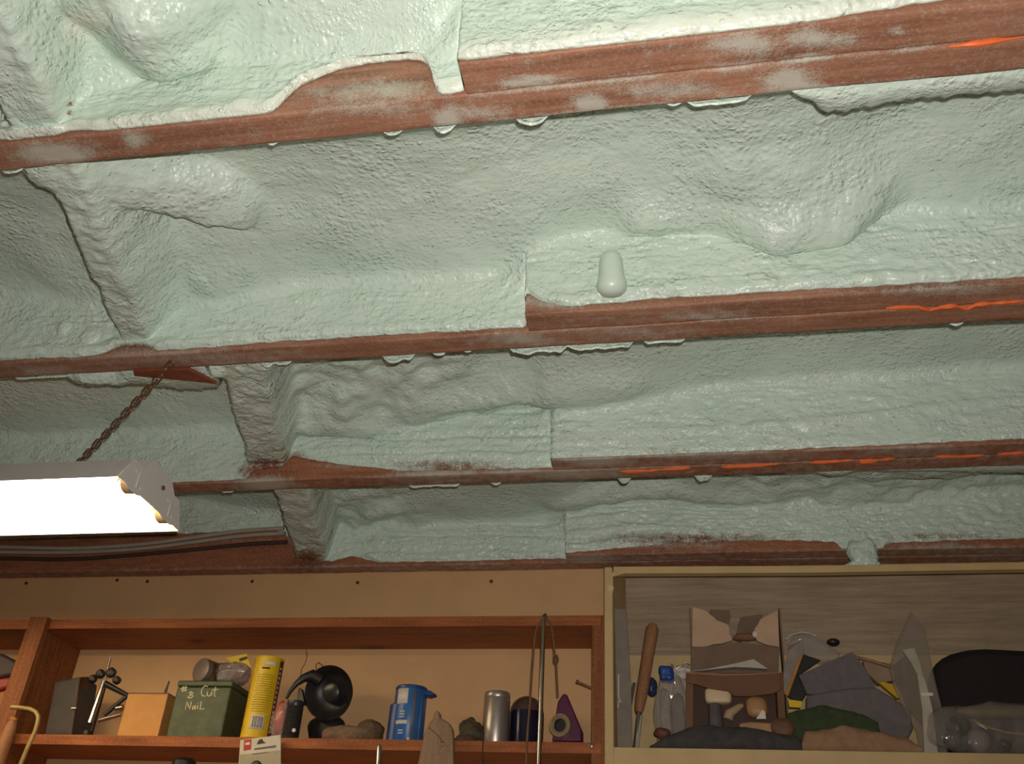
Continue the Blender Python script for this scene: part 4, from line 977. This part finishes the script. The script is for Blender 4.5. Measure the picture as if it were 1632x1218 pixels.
MB().tube([at(1070, 1058, 1.783), at(1078, 1066, 1.783), at(1088, 1060, 1.783), at(1094, 1056, 1.783), at(1100, 1060, 1.783)], .0010, 6).build('wire', STEEL, tw)

# torn carton
ct = thing('torn_carton', 'torn open cardboard carton with ragged flaps standing behind the brown bin', 'carton', Vector((at(1170, 1120, 1.80).x, 1.80, CB)))
def sheet(px, Y, name, mat, parent, th=.003, tilt=0.): 
    P_ = [at(x, y, Y+tilt*(1032-y)/64*.02) for x, y in px]
    return MB().prism(P_, (0, th, 0)).build(name, mat, parent, bevel=.0006)
sheet([(1101, 1032), (1120, 1031), (1145, 1028), (1169, 1024.5), (1173, 1040), (1172, 1120), (1112, 1196), (1101, 1196)], 1.790, 'front_panel', CARDO, ct)
sheet([(1170, 1030), (1172, 1024), (1178, 1023.5), (1205, 1027), (1242, 1031.5), (1240, 1120), (1232, 1196), (1169, 1140)], 1.7895, 'front_panel', CARDO, ct)
sheet([(1103, 1031), (1103.5, 968), (1113, 969.5), (1124, 973), (1131, 979), (1137, 983), (1143, 989), (1152, 992), (1161, 996), (1163, 1004), (1162, 1009), (1166, 1016), (1167, 1021), (1150, 1026), (1137, 1027), (1125, 1031)], 1.7945, 'flap', CARD, ct)
sheet([(1242, 1031), (1222, 1028), (1207, 1022), (1203, 1014), (1205, 1008), (1202, 1003), (1208, 995), (1212, 987), (1224, 980), (1240, 973)], 1.7945, 'flap', CARD, ct)
sheet([(1131, 972), (1163, 972.5), (1164, 985), (1161, 999), (1150, 1005), (1133, 985)], 1.826, 'inner_flap', CARDO, ct)
sheet([(1180, 984), (1215, 979), (1216, 1020), (1178, 1018), (1172, 1015)], 1.826, 'inner_flap', CARDO, ct)
for (xa, xb, Xs_) in ((1098.5, 1103, 0), (1241, 1243, 1)):
    a, b = at(xa, 969, 1.794), at(xa, 1030, 1.794); a2 = Vector((b.x, 1.794, CB+.001))
    MB().hull8([a, Vector((a.x+.003, a.y, a.z)), Vector((a2.x+.003, 1.794, a2.z)), a2], [Vector((a.x, 1.835, a.z-.004)), Vector((a.x+.003, 1.835, a.z-.004)), Vector((a2.x+.003, 1.835, a2.z)), Vector((a2.x, 1.835, a2.z))]).build('side', CARDO, ct)
MB().blob(at(1186, 1016, 1.812), (.022, .010, .007), .35, 60, 33).build('torn_edge', plain('rust_card', (.24, .11, .05), .8), ct)
MB().blob(at(1204, 1011, 1.790), (.005, .003, .006), .3, 80, 34).build('peeled_paper', PAPER, ct)

# papers on the bin
pp = [at(1093, 1071, 1.752), at(1128, 1066, 1.752), at(1160, 1060, 1.752), at(1201, 1050.5, 1.758), at(1224, 1066, 1.752), at(1195, 1064, 1.748), at(1170, 1063, 1.747)]
tag(MB().prism(pp, (0, .022, .002)).build('folded_paper', PAPER, None, bevel=.0008), 'folded white paper lying on top of the brown bin', 'paper')

# brown bin, open towards us
bn = thing('brown_bin', 'brown open fronted bin holding small tools in the cabinet', 'bin', Vector((at(1170, 1190, 1.75).x, 1.755, CB)))
rot_prism('front_lip', [(1096, 1071), (1110, 1073), (1150, 1076), (1200, 1075.5), (1244, 1073), (1245, 1100), (1232, 1106), (1200, 1110), (1170, 1110), (1160, 1102), (1128, 1097), (1106, 1090), (1097, 1090)], 1.735, .0035, BROWNBIN, bn, bevel=.0012)
for (a, b, c, d, nm) in (((1094, 1071), (1106, 1073), (1105, 1200), (1092, 1200), 'side'), ((1236, 1073), (1248, 1072), (1256, 1200), (1244, 1200), 'side')):
    rot_prism(nm, [a, b, c, d], 1.7388, .041, BROWNBIN, bn, bevel=.001, zmin=CB+.0006)
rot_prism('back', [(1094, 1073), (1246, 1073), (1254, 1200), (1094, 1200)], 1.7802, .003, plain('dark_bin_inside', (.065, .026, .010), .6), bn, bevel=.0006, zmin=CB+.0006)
rot_prism('rim', [(1094, 1070.5), (1150, 1074), (1200, 1073.5), (1247, 1071), (1247, 1073), (1200, 1076), (1150, 1077), (1094, 1073.5)], 1.7335, .003, plain('worn_rim', (.34, .16, .07), .5), bn, bevel=.0006)
# what lies in the bin
wb = thing('cream_bottle', 'small bottle with a wide cream cap in the brown bin', 'bottle', Vector((at(1142, 1190, 1.752).x, 1.752, CB)))
c = at(1144.5, 1110, 1.752)
MB().blob(c+Vector((0, .003, 0)), (.0235, .014, .0140), 0, power=.45).build('cap', CREAMW, wb)
xq = at(1141, 1150, 1.752).x; MB().rev((xq, 1.755, CB+.0006), (0, 0, 1), [(0, .0155), (.03, .0150), (.060, .013), (c.z-CB-.0135, .011)], 28).build('body', plain('slate_bottle', (.10, .085, .095), .4), wb)
tag(MB().tube([at(1160, 1147, 1.746), at(1163, 1137, 1.746), at(1170, 1133, 1.746), at(1178, 1127, 1.746), at(1184, 1124, 1.746)], [.009, .0085, .007, .0055, .003], 14).build('pale_peg', plain('pale_peg', (.44, .31, .18), .6)), 'pale bent peg between the cream bottle and wooden knob', 'peg')
wk = thing('wooden_plug', 'rounded tan wooden knob in the brown bin, right of the pale peg', 'knob', at(1205, 1150, 1.755))
MB().blob(at(1206, 1128, 1.755), (.0185, .013, .0185), .05, 40, 41, power=.7).build('head', plain('tan_wood_knob', (.40, .21, .09), .5), wk)
MB().hull8([at(1205, 1146, 1.741), at(1221, 1146, 1.741), at(1219, 1134, 1.741), at(1215, 1132, 1.741)], [q+Vector((0, .003, 0)) for q in (at(1205, 1146, 1.741), at(1221, 1146, 1.741), at(1219, 1134, 1.741), at(1215, 1132, 1.741))]).build('white_chip', WHITEL, wk)
tag(rot_prism('tan_block', [(1178, 1153), (1195, 1150), (1232, 1152), (1231, 1175), (1180, 1175)], 1.738, .03, plain('tan_block', (.42, .23, .11), .6), None, bevel=.003), 'small tan wooden block in the front of the brown bin', 'block')
tag(MB().blob(at(1248, 1160, 1.722), (.020, .009, .0165), .2, 50, 42).build('brown_stone', plain('brown_stone', (.16, .075, .04), .7, var=.3)), 'rounded reddish brown lump in front of the bin, left of the green cloth', 'lump')
tag(MB().hull8([at(1256, 1115, 1.735), at(1278, 1118, 1.735), at(1276, 1128, 1.735), at(1258, 1127, 1.735)], [q+Vector((0, .006, 0)) for q in (at(1256, 1115, 1.735), at(1278, 1118, 1.735), at(1276, 1128, 1.735), at(1258, 1127, 1.735))]).build('yellow_tab', YELLOW), 'small yellow tab just right of the brown bin', 'tab')

# draped cloths
def drape(name, px, Y0, Y1, mat, label, cat, seed, amp=.006, zb=None):
    """cloth heap: top outline from the photo at mid depth, falling to front and back"""
    xs = [x for x, y in px]; n = 60; m = 22
    P_ = np.zeros((n, m, 3))
    for i, x in enumerate(np.linspace(xs[0], xs[-1], n)):
        y = float(np.interp(x, xs, [q[1] for q in px]))
        top = at(x, y, (Y0+Y1)/2)
        for j, t in enumerate(np.linspace(0, 1, m)):
            a = math.pi*t; Yc = (Y0+Y1)/2-math.cos(a)*(Y1-Y0)/2
            zz = (zb or CB+.0008)+(top.z-(zb or CB+.0008))*math.sin(a)**.55
            P_[i, j] = (top.x, Yc, zz)
    w = fbm(P_[..., 0]*28+seed*3, P_[..., 1]*40, P_[..., 2]*45, 3)*amp; e = np.sin(np.linspace(0, math.pi, m))[None, :]
    P_[..., 1] -= np.abs(w)*e*.8; P_[..., 2] += w*.5*e; P_[..., 2] = np.maximum(P_[..., 2], CB+.0006)
    o = link(name, grid_mesh(name, P_), mat); md = o.modifiers.new('solid', 'SOLIDIFY'); md.thickness = .0015
    return tag(o, label, cat)
drape('charcoal_cloth', [(1036, 1190), (1060, 1174), (1090, 1164), (1126, 1157), (1170, 1159), (1214, 1163), (1250, 1172), (1277, 1182)], 1.703, 1.733, CHAR, 'charcoal grey cloth along the cabinet front below the brown bin', 'cloth', 3)
drape('tan_cloth', [(1277, 1185), (1283, 1166), (1310, 1164), (1341, 1159), (1380, 1164), (1411, 1170), (1440, 1177), (1466, 1190)], 1.703, 1.726, TANC, 'wrinkled tan cloth along the cabinet front below the green cloth', 'cloth', 8)
drape('green_cloth', [(1252, 1142), (1262, 1136), (1285, 1129), (1312, 1125), (1344, 1131), (1372, 1141), (1398, 1151)], 1.727, 1.749, GREENC, 'dark green cloth piled above the tan cloth', 'cloth', 5, zb=CB+.02)

# sanding sheets, cases
def slabq(name, px, Ys, th, mat, parent=None, bevel=.001):
    P_ = [at(x, y, Y) for (x, y), Y in zip(px, Ys)]; return MB().prism(P_, (0, th, 0)).build(name, mat, parent, bevel=bevel)
tag(slabq('grey_sheet', [(1358, 1039), (1273, 1076), (1286, 1106), (1340, 1110), (1396, 1096), (1380, 1066), (1368, 1050)], [1.79]*7, .010, GREYSH), 'upper stiff grey sheet with a pointed top behind the green cloth', 'sheet')
tag(slabq('grey_sheet', [(1285, 1108), (1310, 1104), (1350, 1097), (1394, 1094.5), (1424, 1112), (1452, 1132), (1456, 1162), (1440, 1192), (1358, 1192), (1285, 1192)], [1.765]*10, .016, GREYSH, bevel=.004), 'broad grey sheet folded above the green and tan cloths', 'sheet')
oc = thing('orange_edged_case', 'clear sloping case with an orange edge leaning beside the brown bin', 'case', at(1262, 1108, 1.775))
slabq('panel', [(1258, 1036), (1279, 1020), (1280, 1042), (1254, 1108), (1247, 1104), (1249, 1062)], [1.776]*6, .006, FILMG, oc)
slabq('orange_edge', [(1277, 1041), (1281, 1041), (1256, 1110), (1251, 1107)], [1.773]*4, .0028, ORANGEM, oc, .0005)
cc = thing('clear_case', 'clear plastic case with a black knob above the grey sheets', 'case', at(1308, 1054, 1.81))
slabq('shell', [(1256, 1030), (1262, 1017), (1277, 1008.5), (1294, 1010), (1312, 1021), (1341, 1040), (1336, 1050), (1310, 1054), (1281, 1042), (1279, 1020)], [1.80]*10, .03, FILM, cc, .003)
MB().tube([at(1252, 1020, 1.797), at(1262, 1012, 1.797), at(1277, 1008, 1.797), at(1290, 1009.5, 1.797), at(1301, 1014, 1.797)], .0018, 8).build('rim', plain('clear_rim', (.5, .45, .42), .15), cc)
MB().blob(at(1328, 1024, 1.81), (.012, .010, .007), 0).build('knob', BLACK, cc)
tag(slabq('black_card', [(1280, 1043), (1309, 1052), (1272, 1077), (1286, 1106), (1277, 1120), (1262, 1116), (1254, 1108)], [1.802]*7, .004, BLACK), 'black angular piece between the orange edged case and the grey sheets', 'card')
tag(slabq('yellow_clip', [(1401, 1088), (1408, 1086), (1438, 1097), (1436, 1112), (1430, 1113)], [1.783]*5, .010, plain('deep_yellow', (.62, .36, .01), .4)), 'deep yellow clip poking out right of the grey sheets', 'clip')
sc_ = thing('wood_offcut', 'pale tan offcut lying behind the pointed grey sheet', 'offcut', at(1400, 1085, 1.83))
slabq('body', [(1375, 1051), (1424, 1058), (1428, 1084), (1400, 1090), (1380, 1070)], [1.82]*5, .02, plain('pale_offcut', (.34, .23, .14), .7), sc_, .002)
MB().tube([at(1362, 1047, 1.817), at(1392, 1055, 1.817), at(1420, 1064, 1.817)], .003, 8).build('edge_strip', RUSTY, sc_)

# clamshell package
cs = thing('clamshell_package', 'tall pointed clear plastic package standing left of the black bag', 'package', Vector((at(1475, 1196, 1.75).x, 1.75, CB)))
A = [(1452, 973), (1460, 985), (1473, 999), (1480, 1035), (1488, 1075), (1499, 1120), (1508, 1160), (1511, 1210), (1468, 1210), (1460, 1165), (1440, 1130), (1424, 1095), (1417, 1062), (1430, 1020)]
P_ = [at(x, y, 1.745) for x, y in A]
for q in P_: q.z = max(q.z, CB+.0008)
MB().prism(P_, (.006, .022, 0)).build('shell', filmmat('clamshell', (.40, .33, .28), .30), cs, bevel=.002)
slabq('white_insert', [(1438, 1036), (1457, 1033), (1466, 1056), (1472, 1080), (1463, 1077), (1452, 1056)], [1.7435]*6, .001, plain('dim_white', (.42, .37, .26), .6), cs, .0003)
P_ = [at(x, y, 1.7425) for x, y in ((1462, 1076), (1473, 1080), (1486, 1130), (1496, 1210), (1474, 1210), (1470, 1130))]
for q in P_: q.z = max(q.z, CB+.001)
MB().prism(P_, (0, .001, 0)).build('pale_strip', plain('strip_white', (.50, .43, .34), .4), cs)
slabq('label', [(1422, 1062), (1448, 1040), (1466, 1082), (1472, 1160), (1448, 1130), (1428, 1090)], [1.766]*6, .001, plain('olive_back', (.17, .13, .075), .7), cs, .0003)
MB().box(at(1469, 1109, 1.741), at(1486, 1105, 1.7435)).build('bright_crease', WHITEL, cs)

# black bag and the clear bag in front of it
P_ = [(1487, 1066), (1493, 1056), (1503, 1047), (1519, 1039), (1545, 1033), (1573, 1031), (1632, 1034), (1760, 1036), (1760, 1196), (1505, 1196), (1500, 1137), (1494, 1110)]
bgk = rot_prism('black_bag', P_, 1.775, .07, plain('black_fabric', (.010, .007, .007), .8, bumpd=.002), None, bevel=.016, zmin=CB+.0008)
tag(bgk, 'black soft bag standing at the right end of the cabinet', 'bag')
cb = thing('clear_bag', 'clear plastic bag of fittings in front of the black bag', 'bag', Vector((at(1570, 1195, 1.74).x, 1.74, CB)))
c = at(1590, 1160, 1.738)
MB().blob((c.x+.01, 1.737, CB+.044), (.115, .026, .0435), .10, 22, 51, power=.7, zmin=CB+.0006).build('film', filmmat('bag_film', (.34, .30, .27), .32), cb)
for (x, y, r, m) in ((1527, 1158, .020, BLACK), (1520, 1182, .016, DARKGREY), (1600, 1188, .012, BLACK)):
    MB().blob(at(x, y, 1.738), (r, .012, r*.8), .15, 60, x, zmin=CB+.001).build('fitting', m, cb)
MB().blob(at(1590, 1135, 1.740), (.07, .012, .012), .1, 30, 55).build('olive_fitting', plain('olive_fit', (.20, .15, .07), .6), cb)
MB().tube([at(1550, 1148, 1.727), at(1575, 1160, 1.727), at(1605, 1168, 1.727), at(1640, 1172, 1.727)], .0022, 8).build('yellow_cord', plain('ochre', (.40, .24, .06), .5), cb)
MB().blob(at(1560, 1180, 1.735), (.018, .012, .020), .1, 50, 57, zmin=CB+.001).build('grey_fitting', plain('mauve_grey', (.26, .20, .20), .5), cb)
MB().tube([at(1556, 1153, 1.722), at(1566, 1158, 1.722), at(1573, 1163, 1.722)], [.0008, .002, .0008], 8).build('bright_crease', WHITEL, cb)
